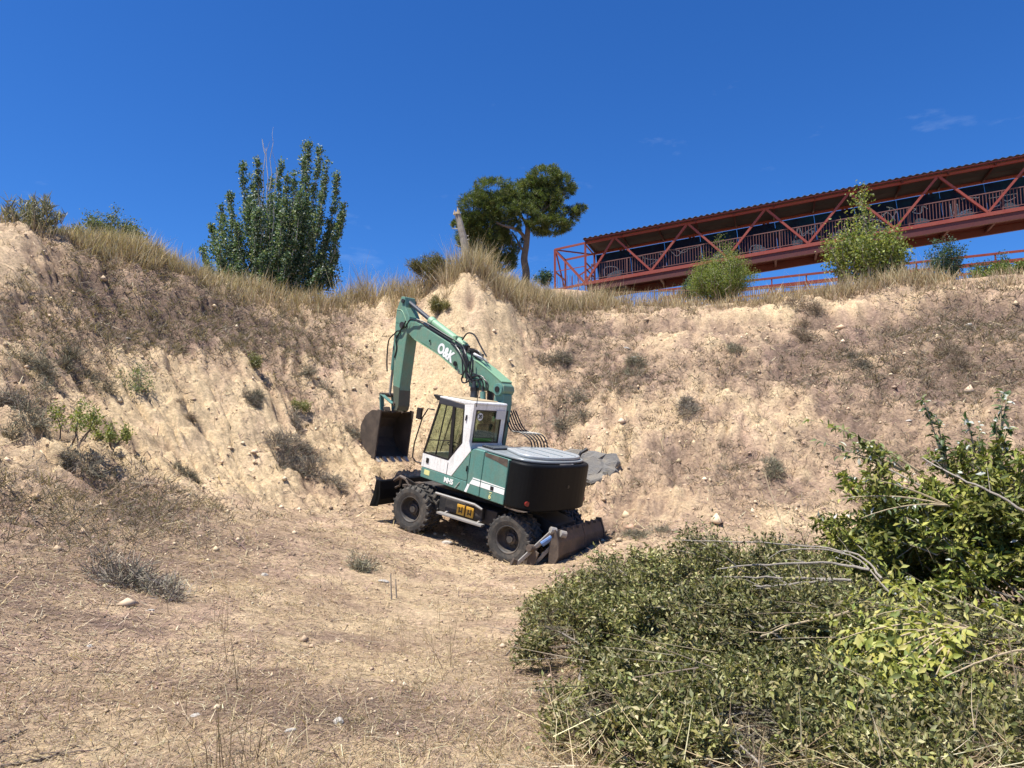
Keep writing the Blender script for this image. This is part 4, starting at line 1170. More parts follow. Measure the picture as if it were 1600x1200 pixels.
for (px, py, dy) in targets:
    tp_ = at(px, py, 30.5 + dy * 1.3) - np.array([pb[0], pb[1], gzp])
    b0 = np.array([tp_[0] * .22 + random.uniform(-.25, .25), dy * .35 + random.uniform(-.2, .2), -.15])
    k = np.linspace(0, 1, 12)[:, None]
    bow = np.array([tp_[0] * .16, dy * .2, -.10 * tp_[2]])
    path = b0 + (tp_ - b0) * k + bow * (np.sin(k * math.pi) * .9) + rng.normal(size=(12, 3)) * .03
    stems.tube([tuple(p) for p in path], list(np.linspace(.045, .008, 12)), 5)
    Ltot = np.linalg.norm(tp_ - b0)
    for q in range(int(40 * Ltot / 4) + 14):
        t_ = random.uniform(.16, 1.0) ** .8
        p = path[0] * 0 + np.array([np.interp(t_, k[:, 0], path[:, j]) for j in range(3)])
        a = random.uniform(0, 2 * math.pi); d = unit(np.array([math.cos(a) * .5, math.sin(a) * .5, .9]))
        Lt = random.uniform(.14, .62) * (1.08 - .80 * t_)
        for u_ in (.25, .6, 1.0):
            twig_p.append(p + d * Lt * u_); twig_d.append(d)
stems.build('trunk', M['pale_bark'], pop)
for (px, py, dy) in [(410, 218, -.9), (424, 222, -.8), (418, 232, -.7), (432, 262, -1.4), (404, 300, -1.5), (462, 300, -1.3), (470, 320, -1.4), (396, 330, -1.5)]:
    tp_ = at(px, py, 30.5 + dy * .9) - np.array([pb[0], pb[1], gzp])
    k = np.linspace(0, 1, 10)[:, None]; b0 = np.array([tp_[0] * .35, dy * .6, .6])
    path = b0 + (tp_ - b0) * k + rng.normal(size=(10, 3)) * .035
    bare.tube([tuple(p) for p in path], list(np.linspace(.042, .010, 10)), 5)
    for q in range(5):
        i_ = random.randint(4, 9); limb(bare, path[i_], (random.uniform(-.35, .35), random.uniform(-.3, .3), 1), random.uniform(.3, .7), .010, .004, 4, .15, 4)
bare.build('bare_stem', M['pale_bark'], pop)
for q in range(1550):                                             # the thick skirt of shoots round the foot
    a = random.uniform(0, 2 * math.pi); r = math.sqrt(random.random()); zz = random.random() ** 1.1
    wz = 2.75 * (1 - .55 * max(0, zz - .3))
    p = np.array([-.10 + math.cos(a) * r * wz, math.sin(a) * r * 1.5, .15 + zz * 3.9])
    if vnoise(np.array([p[0] * 1.3]), np.array([p[2] * .8 + p[1]]), 30)[0] < -.28: continue
    d = unit(np.array([p[0] * .18 + random.gauss(0, .2), random.gauss(0, .3), 1.0]))
    for u_ in (.1, .3, .5): twig_p.append(p + d * u_); twig_d.append(d)
twig_p = np.array(twig_p); twig_d = np.array(twig_d)
V, F, C = leaf_cloud(twig_p, twig_d, 8, .088, [(.065, .12, .062), (.09, .15, .072), (.12, .175, .085), (.045, .088, .05), (.17, .21, .10), (.36, .40, .32)], jit=.07, spread=.9, asp=.8)
np_obj('foliage', V, F, M['leaf'], pop, C, kind='stuff')

# 2. the umbrella pine
pp = at(822, 446, 35.5); gzp2 = float(ground(pp[0], pp[1])[0]); PY = 35.5
pine = thing('pine_tree', 'umbrella pine with rounded dark green crown and crooked trunk, left of the red bridge', 'tree', (pp[0], pp[1], gzp2))
off = np.array([pp[0], pp[1], gzp2])
def PP(px, py, dy=0.0): return at(px, py, PY + dy) - off
tr = MB()
def path_limb(pts_, r, sides=8):
    P = [Vector(PP(*p)) for p in pts_]; o = []
    P = [P[0] * 2 - P[1]] + P + [P[-1] * 2 - P[-2]]
    for i in range(1, len(P) - 2):
        for k in range(4):
            t_ = k / 4
            o.append(.5 * ((2 * P[i]) + (P[i + 1] - P[i - 1]) * t_ + (2 * P[i - 1] - 5 * P[i] + 4 * P[i + 1] - P[i + 2]) * t_ ** 2 + (3 * P[i] - P[i - 1] - 3 * P[i + 1] + P[i + 2]) * t_ ** 3))
    o.append(P[-2])
    tr.tube(o, list(np.linspace(r[0], r[1], len(o))), sides)
path_limb([(821, 452), (822, 425), (819, 405), (822, 385), (824, 368), (826, 352), (836, 335, .2), (846, 312, .3), (850, 290, .3)], (.20, .07))
path_limb([(823, 380), (816, 366), (806, 358, -.4), (795, 355, -.7), (780, 350, -.7), (765, 340, -.6)], (.10, .045), 6)
path_limb([(820, 396), (813, 384), (806, 372, .6), (800, 362, 1.0)], (.06, .03), 6)
path_limb([(824, 366), (822, 350, .3), (812, 335, .5), (800, 320, .6), (785, 300, .5)], (.09, .04), 6)
path_limb([(828, 350), (845, 345, -.5), (862, 342, -.6), (880, 345, -.5)], (.07, .03), 6)
path_limb([(826, 352), (835, 340, 1), (860, 325, 1.3), (875, 300, 1.2)], (.07, .03), 6)
tr.build('trunk', M['bark'], pine)
blobs = [  # px, py, dy, rx, ry, rz metres, weight
    (770, 300, 0, 1.0, 1.1, .62, 1.0), (745, 322, -.3, .95, 1.0, .66, 1.0), (792, 318, .4, 1.1, 1.2, .72, 1.1), (733, 350, 0, .62, .8, .62, .7), (760, 355, .1, 1.0, 1.1, .75, 1.1), (748, 385, .3, .85, .9, .62, .9), (785, 388, .5, .85, .9, .62, .9), (786, 412, .3, .62, .6, .40, .6), (728, 372, .2, .5, .6, .5, .6), (772, 335, 0, 1.25, 1.2, .9, 1.4), (762, 400, .2, .6, .7, .5, .6), (855, 322, 0, 1.1, 1.1, .8, 1.1), (768, 372, 0, .8, .9, .6, .7),
    (815, 330, -.5, .70, .8, .5, .6), (832, 298, .3, .8, 1.0, .62, .8), (850, 280, 0, .95, 1.1, .55, 1.0), (874, 290, .2, .70, .9, .66, .8), (858, 312, .4, .95, 1.1, .62, .9), (880, 335, -.1, .78, .9, .60, .8), (868, 352, -.3, .85, .9, .42, .7), (893, 330, .2, .42, .6, .42, .4), (845, 348, -.6, .5, .6, .28, .3), (808, 300, .8, .8, .9, .6, .6), (845, 362, .2, .35, .45, .16, .15)]
rb_ = random.Random(11)
for q in range(46):                                              # ragged edge: small outlying tufts
    b_ = blobs[rb_.randrange(22)]; a = rb_.uniform(0, 6.28); e = rb_.uniform(.85, 1.15)
    blobs.append((b_[0] + math.cos(a) * b_[3] * 32 * e, b_[1] - math.sin(a) * b_[5] * 32 * e, b_[2] + rb_.uniform(-.7, .7), rb_.uniform(.16, .36), rb_.uniform(.16, .36), rb_.uniform(.12, .26), .10))
TP = []; TN = []
for px, py, dy, rx, ry, rz, w in blobs:
    cpos = PP(px, py, dy); n = int(580 * w)
    d = unit(rng.normal(size=(n, 3))); f = rng.uniform(.45, 1.0, n)[:, None] ** .55
    f = f * (1 + .30 * fbm(d[:, 0] * 3 + px, d[:, 1] * 3 + d[:, 2] * 2.2, 11, 3)[:, None])
    TP.append(cpos + d * f * np.array([rx, ry, rz])); TN.append(unit(d + np.array([0, 0, .55])))
TP = [t_[vnoise(t_[:, 0] * 2.6 + t_[:, 1], t_[:, 2] * 2.8 - t_[:, 1], 23) > -.42] for t_ in TP] if False else TP
TP = np.concatenate(TP); TN = np.concatenate(TN); gap = vnoise(TP[:, 0] * 2.2 + TP[:, 1] * .8, TP[:, 2] * 2.6 - TP[:, 1] * .8, 23) > -.55; TP = TP[gap]; TN = TN[gap]; nt_ = len(TP); NPT = 9
P = np.repeat(TP, NPT, 0); D = unit(np.repeat(TN, NPT, 0) * .75 + rng.normal(size=(nt_ * NPT, 3)) * .62)
P = P + rng.normal(size=P.shape) * .035
tc_ = np.repeat(palette(nt_, [(.10, .14, .035), (.13, .165, .042), (.07, .10, .03), (.165, .185, .06), (.055, .08, .03)], .14), NPT, 0)
V, Q, T_, C = blade_arrays(P, D, np.tile([0, 0, -.1], (len(P), 1)), rng.uniform(.12, .21, len(P)), np.full(len(P), .022), tc_ * .8, tc_ * 1.1)
np_obj('foliage', V, [Q, T_], M['leaf'], pine, C, kind='stuff')
c = MB()
for k in range(60):
    p = Vector(TP[rng.integers(nt_)]); b0 = Vector(PP(826, 350)) if p.x > 0 else Vector(PP(800, 350, 0))
    q = b0.lerp(p, .45) + Vector((random.uniform(-.2, .2), random.uniform(-.2, .2), random.uniform(-.2, .1)))
    c.tube([b0.lerp(q, .6), q, p], [.03, .018, .006], 4)
c.build('branch', M['bark'], pine)

# 3. broken dead trunk on the knoll
d0 = at(731, 412, 27.2); gd = float(ground(d0[0], d0[1])[0])
dt = thing('dead_trunk', 'broken pale dead tree trunk leaning on the knoll beside the pine', 'tree trunk', (d0[0], d0[1], gd))
tp_ = at(714, 334, 27.2) - np.array([d0[0], d0[1], gd])
c = MB(); k = np.linspace(0, 1, 9)
c.tube([tuple(tp_ * t_ * np.array([1, 1, 1]) + np.array([random.uniform(-.02, .02) + .10 * math.sin(t_ * 3.1), 0, -.15 * (1 - t_)])) for t_ in k], list(np.linspace(.165, .11, 9) * rng.uniform(.9, 1.1, 9)), 10)
c.build('trunk', M['grey_stem'], dt)
c = MB()
for a, h in ((0, .22), (1.2, .30), (2.3, .12), (3.4, .18), (4.6, .10), (5.4, .26)):
    q = tp_ + np.array([.10 * math.cos(a), .10 * math.sin(a), -.04]); c.tube([tuple(q), tuple(q + np.array([-.02 - .03 * math.cos(a), 0, h]))], [.05, .010], 5)
c.build('splinter', M['tan_stem'], dt)
c = MB()
for t_, s in ((.45, -1), (.62, 1), (.75, -1), (.3, 1), (.55, 1)):
    q = tp_ * t_; c.tube([tuple(q), tuple(q + np.array([s * .28, random.uniform(-.2, .2), .06]))], [.03, .018], 5)
c.build('branch_stub', M['pale_bark'], dt)


# 4. shrubs and young trees
def shrub(name, label, cat, pos, W_, Hh, cols, nt2=420, leaf=.07, per=8, fine=False, group=None, stem_mat='grey_stem', shape=1.0, up=.7, jit=.07, gapy=.25, asp=.6, dep=None, mat='leaf'):
    x, y = pos[0], pos[1]; g = float(ground(x, y)[0]) if len(pos) < 3 else pos[2]
    o = thing(name, label, cat, (x, y, g), group)
    st = MB(); tp2 = []; td2 = []
    nst = max(5, int(nt2 / 22))
    for s in range(nst):
        a = random.uniform(0, 2 * math.pi); r = math.sqrt(random.random())
        h = Hh * (1 - .55 * r ** (2 * shape)) * random.uniform(.58, 1.0)
        tip = np.array([math.cos(a) * r * W_ / 2, math.sin(a) * r * (dep or W_) / 2, h])
        b0 = np.array([tip[0] * .15, tip[1] * .15, -.08])
        k = np.linspace(0, 1, 7)[:, None]
        path = b0 + (tip - b0) * k + np.array([tip[0], tip[1], 0]) * .22 * np.sin(k * math.pi) + rng.normal(size=(7, 3)) * .025 * Hh
        st.tube([tuple(p) for p in path], list(np.linspace(.012 + .006 * Hh, .004, 7)), 5)
        for q in range(22):
            t_ = random.uniform(gapy, 1.0)
            p = np.array([np.interp(t_, k[:, 0], path[:, j]) for j in range(3)])
            a2 = random.uniform(0, 6.28); d = unit(np.array([math.cos(a2), math.sin(a2), up + random.uniform(-.3, .5)]))
            Lt = random.uniform(.08, .30) * Hh * (1.1 - .6 * t_) * .6
            tp2 += [p + d * Lt * .5, p + d * Lt]; td2 += [d, d]
    st.build('stem', M[stem_mat], o)
    tp2 = np.array(tp2); td2 = np.array(td2)
    if fine:
        n = len(tp2) * per
        P = np.repeat(tp2, per, 0) + rng.normal(size=(n, 3)) * jit; D = unit(np.repeat(td2, per, 0) + rng.normal(size=(n, 3)) * .5)
        cc = palette(n, cols, .15)
        V, Q, T_, C = blade_arrays(P, D, rng.normal(size=(n, 3)) * .3, rng.uniform(.6, 1.4, n) * leaf, np.full(n, leaf * .14), cc * .85, cc)
        np_obj('foliage', V, [Q, T_], M[mat], o, C, kind='stuff')
    else:
        V, F, C = leaf_cloud(tp2, td2, per, leaf, cols, jit=jit, spread=.8, asp=asp)
        np_obj('foliage', V, F, M[mat], o, C, kind='stuff')
    return o


G_bright = [(.14, .19, .04), (.18, .23, .055), (.10, .145, .035), (.23, .26, .08), (.075, .11, .03)]
G_blue = [(.045, .085, .050), (.060, .105, .060), (.035, .065, .045), (.085, .13, .075)]
G_dull = [(.075, .095, .045), (.095, .115, .055), (.055, .075, .038), (.12, .125, .065)]
Y_gr = [(.16, .155, .055), (.20, .185, .07), (.11, .12, .045), (.24, .20, .085)]
GREY = [(.26, .215, .165), (.21, .18, .14), (.33, .28, .21), (.17, .145, .115), (.23, .215, .155)]
shrub('bush', 'dense fine-leaved bright green bush in front of the bridge truss', 'bush', at(1128, 470, 29.5), 2.4, 2.75, [(.16, .21, .04), (.21, .255, .055), (.11, .155, .035), (.26, .28, .08)], 1300, .06, 11, False, shape=.7, jit=.12, gapy=.08, asp=.42)
shrub('young_tree', 'leafy yellow-green young tree standing in front of the bridge rails', 'tree', at(1358, 452, 27.8), 2.6, 4.25, [(.20, .24, .055), (.26, .29, .075), (.145, .185, .045), (.32, .33, .11), (.10, .13, .035)], 760, .105, 6, shape=.75, jit=.15, asp=.7)
shrub('bush', 'low bright green bush at the right foot of the young tree', 'bush', at(1400, 448, 27.5), 1.5, 1.15, G_bright, 350, .085, 7, jit=.08)
shrub('small_tree', 'thin blue-green small tree right of the leafy young tree', 'tree', at(1478, 446, 31), 1.9, 2.5, G_blue, 380, .085, 6, jit=.11, shape=.6)
shrub('small_tree', 'pale airy small tree near the right edge below the bridge', 'tree', at(1552, 440, 31), 1.5, 1.6, G_blue, 160, .08, 6, jit=.12, shape=.6)
shrub('bush', 'broad low green bush at the right edge of the crest', 'bush', at(1585, 440, 27.0), 3.2, .8, G_bright, 500, .085, 7, jit=.09)
shrub('bush', 'dull green bush behind the railing, left of the dense green bush', 'bush', at(1085, 470, 34), 1.5, 1.2, G_blue, 250, .08, 6, jit=.1)
shrub('bush', 'small dark green bush between the pine trunk and the bridge cage', 'bush', at(852, 446, 35), .9, .85, G_blue, 150, .08, 6, jit=.09)
shrub('bush', 'wide dull green bush on the left crest behind the golden grass', 'bush', at(176, 392, 25.5), 2.3, 1.75, [(.12, .15, .065), (.155, .18, .085), (.085, .115, .055), (.19, .19, .10)], 620, .075, 8, jit=.09, shape=.6)
shrub('bush', 'small yellow-green bush beside the grey broom on the left crest', 'bush', at(103, 378, 22.5), .85, .95, Y_gr + G_dull, 160, .065, 7, jit=.07)
shrub('broom_bush', 'dry grey-green broom bush standing on the left corner of the crest', 'bush', at(55, 362, 20.8), 1.55, 1.30, [(.27, .25, .19), (.22, .21, .165), (.33, .30, .23), (.18, .185, .13)], 420, .22, 2, True, shape=.35, up=1.8, jit=.06, gapy=.05)
shrub('bush', 'olive green bush among dry grass on the knoll, left of the dead trunk', 'bush', at(672, 432, 27.0), 1.5, 1.15, [(.15, .135, .055), (.19, .165, .07), (.105, .105, .045)], 480, .12, 6, True, shape=.6, up=1.0, jit=.07)
shrub('bush', 'yellowish bush clinging to the face of the knoll behind the boom', 'bush', hit(685, 490), .9, .75, Y_gr, 260, .10, 6, True, shape=.6, jit=.06)
# saplings on the left bank
shrub('sapling', 'largest light green sapling with dark stem on the left bank', 'sapling', hit(110, 692), .85, 1.25, [(.24, .27, .085), (.30, .32, .11), (.17, .20, .06)], 60, .055, 4, jit=.05, gapy=.5, stem_mat='bark')
shrub('sapling', 'bent light green sapling just right of the largest one', 'sapling', hit(172, 692), .75, .48, [(.24, .27, .085), (.30, .32, .11), (.17, .20, .06)], 50, .05, 4, jit=.04, gapy=.4, stem_mat='bark')
shrub('sapling', 'pale sparse sapling higher up the left bank above the pale gullies', 'sapling', hit(205, 622), .95, .95, [(.20, .24, .11), (.26, .28, .14), (.14, .17, .08)], 60, .045, 4, jit=.08, gapy=.25)
shrub('sapling', 'small yellow-green plant at the foot of the dark scrub slope', 'sapling', hit(468, 640), .6, .4, [(.22, .22, .09), (.26, .26, .11)], 40, .05, 4, jit=.05, gapy=.3)
shrub('sapling', 'small green plant among the grey scrub of the left slope', 'sapling', hit(398, 575), .6, .45, [(.19, .20, .09), (.22, .22, .10)], 40, .05, 4, jit=.05, gapy=.3)
def dry_shrub(lab, pos, w, h):
    """tangled dead weed: a few uneven clumps of thin forked twigs lying over one another"""
    x, y = pos; g = float(ground(x, y)[0])
    o = thing('dry_shrub', lab, 'shrub', (x, y, g), 'dry grey shrubs on the banks')
    n_cl = random.randint(3, 6); parts = []
    tone = np.array(random.choice([(1, 1, 1), (1.1, 1.0, .9), (.85, .88, .85), (.95, 1.0, .9)])) * random.uniform(.8, 1.15)
    for c_ in range(n_cl):
        ox, oy = random.gauss(0, .30) * w, random.gauss(0, .22) * w
        gz_ = float(ground(x + ox, y + oy)[0]) - g; hh_ = h * random.uniform(.45, 1.1); ww = w * random.uniform(.25, .5)
        n = int(150 + 420 * w * random.uniform(.6, 1.1))
        d = unit(rng.normal(size=(n, 3)) * np.array([1, 1, .55]) + np.array([random.gauss(0, .3), random.gauss(0, .3), .55]))
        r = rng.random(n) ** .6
        P = np.array([ox, oy, gz_ - .02]) + d * r[:, None] * np.array([ww, ww, hh_]) * .8 + rng.normal(size=(n, 3)) * .025; P[:, 2] = np.maximum(P[:, 2], gz_ - .03)
        D = unit(d * .8 + rng.normal(size=(n, 3)) * .55)
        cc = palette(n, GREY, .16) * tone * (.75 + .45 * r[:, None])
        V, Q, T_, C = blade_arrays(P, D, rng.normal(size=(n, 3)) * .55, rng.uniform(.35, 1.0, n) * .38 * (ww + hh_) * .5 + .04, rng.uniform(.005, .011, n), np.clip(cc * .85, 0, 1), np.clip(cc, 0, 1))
        parts.append((V, [Q, T_], C))
    V, F, C = join(parts)
    np_obj('twigs', V, F, M['twig'], o, C, kind='stuff')
    return o


# dry grey shrubs on the slopes
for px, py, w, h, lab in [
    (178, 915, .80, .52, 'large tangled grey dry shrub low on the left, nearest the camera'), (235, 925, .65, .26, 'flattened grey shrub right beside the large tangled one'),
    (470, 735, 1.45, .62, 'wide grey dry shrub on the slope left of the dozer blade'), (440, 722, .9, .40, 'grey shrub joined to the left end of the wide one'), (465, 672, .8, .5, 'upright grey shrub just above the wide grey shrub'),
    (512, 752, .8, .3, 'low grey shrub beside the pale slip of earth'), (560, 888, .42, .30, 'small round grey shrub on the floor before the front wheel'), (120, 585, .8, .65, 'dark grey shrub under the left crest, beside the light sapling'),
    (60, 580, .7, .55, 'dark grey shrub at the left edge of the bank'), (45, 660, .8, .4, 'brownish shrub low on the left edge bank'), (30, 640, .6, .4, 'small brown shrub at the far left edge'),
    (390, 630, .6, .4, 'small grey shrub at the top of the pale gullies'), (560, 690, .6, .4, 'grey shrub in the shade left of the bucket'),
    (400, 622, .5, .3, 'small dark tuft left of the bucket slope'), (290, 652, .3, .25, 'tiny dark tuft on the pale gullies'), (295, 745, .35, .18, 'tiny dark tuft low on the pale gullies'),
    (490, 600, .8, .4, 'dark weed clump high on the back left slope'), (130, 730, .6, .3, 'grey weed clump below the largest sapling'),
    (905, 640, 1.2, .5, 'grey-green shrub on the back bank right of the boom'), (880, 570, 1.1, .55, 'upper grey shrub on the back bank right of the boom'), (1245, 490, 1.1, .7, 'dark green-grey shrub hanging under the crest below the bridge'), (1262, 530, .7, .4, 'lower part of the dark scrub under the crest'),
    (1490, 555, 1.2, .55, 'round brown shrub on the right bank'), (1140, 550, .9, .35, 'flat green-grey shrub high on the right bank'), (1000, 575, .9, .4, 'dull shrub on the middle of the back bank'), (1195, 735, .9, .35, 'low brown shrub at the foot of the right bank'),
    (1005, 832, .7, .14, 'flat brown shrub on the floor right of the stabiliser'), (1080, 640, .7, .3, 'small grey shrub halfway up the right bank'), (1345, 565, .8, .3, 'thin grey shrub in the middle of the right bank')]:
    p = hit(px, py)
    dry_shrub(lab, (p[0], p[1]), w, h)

# ------------------------------------------------------------------ dry grass along the crest
def gnormal(x, y, e=.08):
    zx = (ground(x + e, y) - ground(x - e, y)) / (2 * e); zy = (ground(x, y + e) - ground(x, y - e)) / (2 * e)
    return unit(np.stack([-zx, -zy, np.ones_like(zx)], 1))


STRAW = [(.60, .49, .28), (.68, .58, .36), (.50, .39, .22), (.42, .31, .19), (.72, .64, .44)]
BROWN = [(.27, .19, .12), (.22, .155, .105), (.34, .25, .15), (.18, .13, .09), (.30, .22, .17)]


def crest_sample(n, amp=1.0):
    """points near the rim of the bowl"""
    th = rng.uniform(R_(-52), R_(52), n); r = rng.uniform(15, 36, n)
    x = r * np.sin(th); y = r * np.cos(th)
    b = base_h(x, y); s = slope_of(x, y, .8)
    return x, y, b, s


def tufts(x, y, nb, h, spread, cols0, cols1, width=.012, lean=.35, tuft_r=.09, hj=.35):
    n = len(x)
    P0 = np.stack([x, y, ground(x, y) - .03], 1)
    P = np.repeat(P0, nb, 0); m = len(P)
    P[:, :2] += rng.normal(size=(m, 2)) * tuft_r
    D = unit(np.stack([rng.normal(size=m) * spread, rng.normal(size=m) * spread, np.ones(m)], 1))
    B = np.stack([rng.normal(size=m) * lean, rng.normal(size=m) * lean, -np.abs(rng.normal(size=m)) * lean * .5], 1)
    H_ = np.repeat(h, nb) * np.clip(1 + rng.normal(size=m) * hj, .35, 1.7)
    ti = np.repeat(rng.random(n), nb)[:, None]
    C1 = palette(m, cols1, .14) * (.85 + .3 * ti); C0 = palette(m, cols0, .14) * (.85 + .3 * ti)
    V, Q, T_, C = blade_arrays(P, D, B, H_, np.repeat(np.broadcast_to(width, (n,)), nb) * rng.uniform(.6, 1.5, m), C0, C1)
    return V, [Q, T_], C


x, y, b, s = crest_sample(150000)
dens = sstep(6.5, 7.4, b) * (1 - sstep(.55, .95, s)) * np.clip(.50 + 1.1 * fbm(x * .33, y * .33, 44, 3), 0.03, 1)
# grass is thick at the left crest, round the knoll and under the bridge; the knoll's own face is bare
dens *= np.where(x > 7, .55, 1.0)
bare_face = np.exp(-(((x + 1.6) / 2.2) ** 2 + ((y - 24.3) / 1.2) ** 2))
dens *= 1 - .95 * np.clip(bare_face * 1.4, 0, 1)
left_lump = 1.3 * np.exp(-(((x + 13.6) / 1.3) ** 2 + ((y - 19.0) / 1.4) ** 2)); dens *= 1 - np.clip(left_lump, 0, 1)
keep = (rng.random(len(x)) < dens * .5) & (np.hypot(x, y) < 35)
x, y = x[keep], y[keep]
h = .30 + .42 * np.clip(.5 + .9 * fbm(x * .6, y * .6, 46, 3), 0, 1)
h *= np.where(x > 8, .70, 1.0)
V, F, C = tufts(x, y, 7, h, .22, BROWN, STRAW, .016, .35)
o = np_obj('dry_grass', V, F, M['grass'], None, C, kind='stuff')
setp(o, 'tall golden dry grass fringing the crest of the bank', None, None, 'stuff')
print('crest tufts', len(x))
# plumes standing higher at a few places
px_ = [(565, 440, 28.5, 14, 1.15), (600, 450, 28, 12, .95), (625, 445, 27.6, 14, .9), (690, 432, 26.6, 10, 1.0), (715, 430, 26.4, 14, 1.05), (735, 428, 26.2, 26, 1.15), (755, 432, 26.4, 24, 1.05), (775, 440, 26.8, 14, .9), (640, 440, 27.2, 14, .8),
       (800, 455, 27.5, 14, .85), (860, 462, 28.2, 14, .8), (900, 464, 28.5, 16, .9), (930, 466, 28.7, 16, .9), (960, 470, 28.8, 14, .8), (170, 394, 23, 26, .62), (215, 404, 23.3, 30, .72), (250, 414, 23.8, 26, .72), (190, 404, 22.4, 24, .55), (150, 397, 22, 18, .5), (235, 410, 22.9, 24, .65), (290, 432, 25, 14, .7), (340, 446, 26.2, 14, .6), (380, 455, 27, 14, .6), (430, 462, 27.8, 14, .55), (480, 466, 28.2, 16, .6), (520, 470, 28.2, 14, .6), (550, 470, 28.3, 14, .7),
       (1290, 458, 26.6, 12, .7), (1330, 454, 26.4, 14, .7), (1410, 448, 26.2, 16, .75), (1430, 446, 26.2, 14, .7), (1455, 446, 26.2, 12, .6), (1235, 462, 26.9, 12, .55), (1170, 468, 27.3, 12, .6), (12, 352, 20.6, 10, .5)]
xs = []; ys = []; hh = []
for px, py, Y, n, h_ in px_:
    p = at(px, py, Y); xs.append(p[0] + rng.normal(size=n) * .45); ys.append(p[1] + rng.normal(size=n) * .4); hh.append(np.full(n, h_) * rng.uniform(.7, 1.15, n))
xs, ys, hh = map(np.concatenate, (xs, ys, hh))
V, F, C = tufts(xs, ys, 26, hh, .26, BROWN, STRAW, .013, .35, .10)
o = np_obj('grass_plumes', V, F, M['grass'], None, C, kind='stuff')
setp(o, 'taller straw plumes standing out of the crest grass', None, None, 'stuff')

# ------------------------------------------------------------------ weeds and scrub over the banks
n = 120000
th = rng.uniform(R_(-46), R_(46), n); r = rng.uniform(8, 31, n); x = r * np.sin(th); y = r * np.cos(th)
b = base_h(x, y); s = slope_of(x, y)
lt_ = blots(x, y, LITTER); pl_ = blots(x, y, PALE)
d = sstep(.18, .45, s) * np.clip(.30 + .16 * sstep(1, 4.5, x) + .22 * sstep(-6, -9, x) * sstep(4.2, 5.4, b) + .75 * lt_ - .50 * pl_ + .8 * fbm(x * .8, y * .8, 3, 5, .6) + .4 * fbm(x * 2.2, y * 2.2, 60, 3), .0, 1) * (1 - sstep(7.8, 8.4, b))
d *= 1 - np.exp(-(((x + .6) / 3.0) ** 2 + ((y - 16.9) / 2.4) ** 2))
keep = rng.random(n) < d * .44
x, y = x[keep], y[keep]
print('scrub clumps', len(x))
hs_ = rng.uniform(.05, .19, len(x)) * (1 + .7 * np.clip(blots(x, y, LITTER), 0, 1))
V1 = tufts(x, y, 9, hs_, .85, [(.18, .14, .105), (.22, .175, .13), (.14, .115, .09)], [(.27, .22, .165), (.34, .275, .20), (.20, .175, .135), (.42, .34, .235), (.18, .165, .115), (.15, .135, .105)], .014 * np.clip(np.hypot(x, y) / 20, .38, 1.2), .7, .085)
o = np_obj('bank_scrub', *V1[:2], M['grass'], None, V1[2], kind='stuff')
setp(o, 'low grey-brown dry weeds covering the earth banks', None, None, 'stuff')

# ------------------------------------------------------------------ straw, stalks and twigs lying on the ground
n = 230000
th = rng.uniform(R_(-44), R_(44), n); r = np.exp(rng.uniform(np.log(3.2), np.log(29), n)); x = r * np.sin(th); y = r * np.cos(th)
lt_ = blots(x, y, LITTER); pl_ = blots(x, y, PALE)
keep = rng.random(n) < np.clip(.55 + .5 * lt_ - .35 * pl_ + .7 * fbm(x * 1.1, y * 1.1, 71, 4, .6), .05, 1)
x, y, r = x[keep], y[keep], r[keep]; n = len(x)
N = gnormal(x, y)
P = np.stack([x, y, ground(x, y) + .004 + rng.random(n) * .012], 1)
T0 = unit(np.cross(N, rng.normal(size=(n, 3))))
T0 = unit(T0 + np.array([.5, .12, 0]) * rng.normal(size=(n, 1)) * .9)
D = unit(T0 + N * rng.normal(size=(n, 1)) * .16 + N * .05)
Lh = np.exp(rng.normal(size=n) * .55) * .052 * np.clip(r / 7, .8, 2.0); Wd = np.clip(r / 7, .5, 2.4) * .0030 * rng.uniform(.6, 1.6, n)
cc = palette(n, [(.52, .42, .26), (.44, .33, .20), (.30, .21, .15), (.18, .13, .10), (.60, .51, .35), (.34, .25, .20), (.12, .09, .07), (.26, .18, .15), (.20, .14, .12)], .15)
S = unit(np.cross(D, N)); W3 = Wd[:, None] * S
V = np.stack([P - W3, P + W3, P + D * Lh[:, None] + W3 * .5, P + D * Lh[:, None] - W3 * .5], 1).reshape(-1, 3)
i = np.arange(n) * 4
o = np_obj('straw_litter', V, [np.stack([i, i + 1, i + 2, i + 3], 1)], M['grass'], None, np.repeat(cc, 4, 0), kind='stuff')
setp(o, 'straw, stalks and broken twigs strewn over the dry ground', None, None, 'stuff')

# sparse short dry grass standing on the floor
n = 9000
th = rng.uniform(R_(-44), R_(40), n); r = np.exp(rng.uniform(np.log(3.4), np.log(17), n)); x = r * np.sin(th); y = r * np.cos(th)
keep = rng.random(n) < np.clip(.25 + 1.0 * fbm(x * .7, y * .7, 77, 4, .6) + .4 * np.exp(-((x - .5) ** 2 + (y - 5.0) ** 2) / 2), 0.02, .8)
x, y, r = x[keep], y[keep], r[keep]
V, F, C = tufts(x, y, 7, rng.uniform(.05, .17, len(x)), .55, BROWN, STRAW, .0045, .6, .05)
V2, F2, C2 = tufts(np.array([-1.55, -1.5, -1.42, -1.36, -.55, -.62, -1.9, -2.3, -1.0, .2, -.9, -1.35, -2.8, -2.1]), np.array([4.0, 4.1, 3.95, 4.15, 6.4, 6.6, 5.4, 6.2, 7.2, 7.4, 9, 7.8, 7.2, 8.4]), 6, np.full(14, .42), .20, BROWN, [(.22, .17, .10), (.32, .25, .15)], .0045, .25, .05)
V, F, C = join([(V, F, C), (V2, F2, C2)])
o = np_obj('floor_grass', V, F, M['grass'], None, C, kind='stuff')
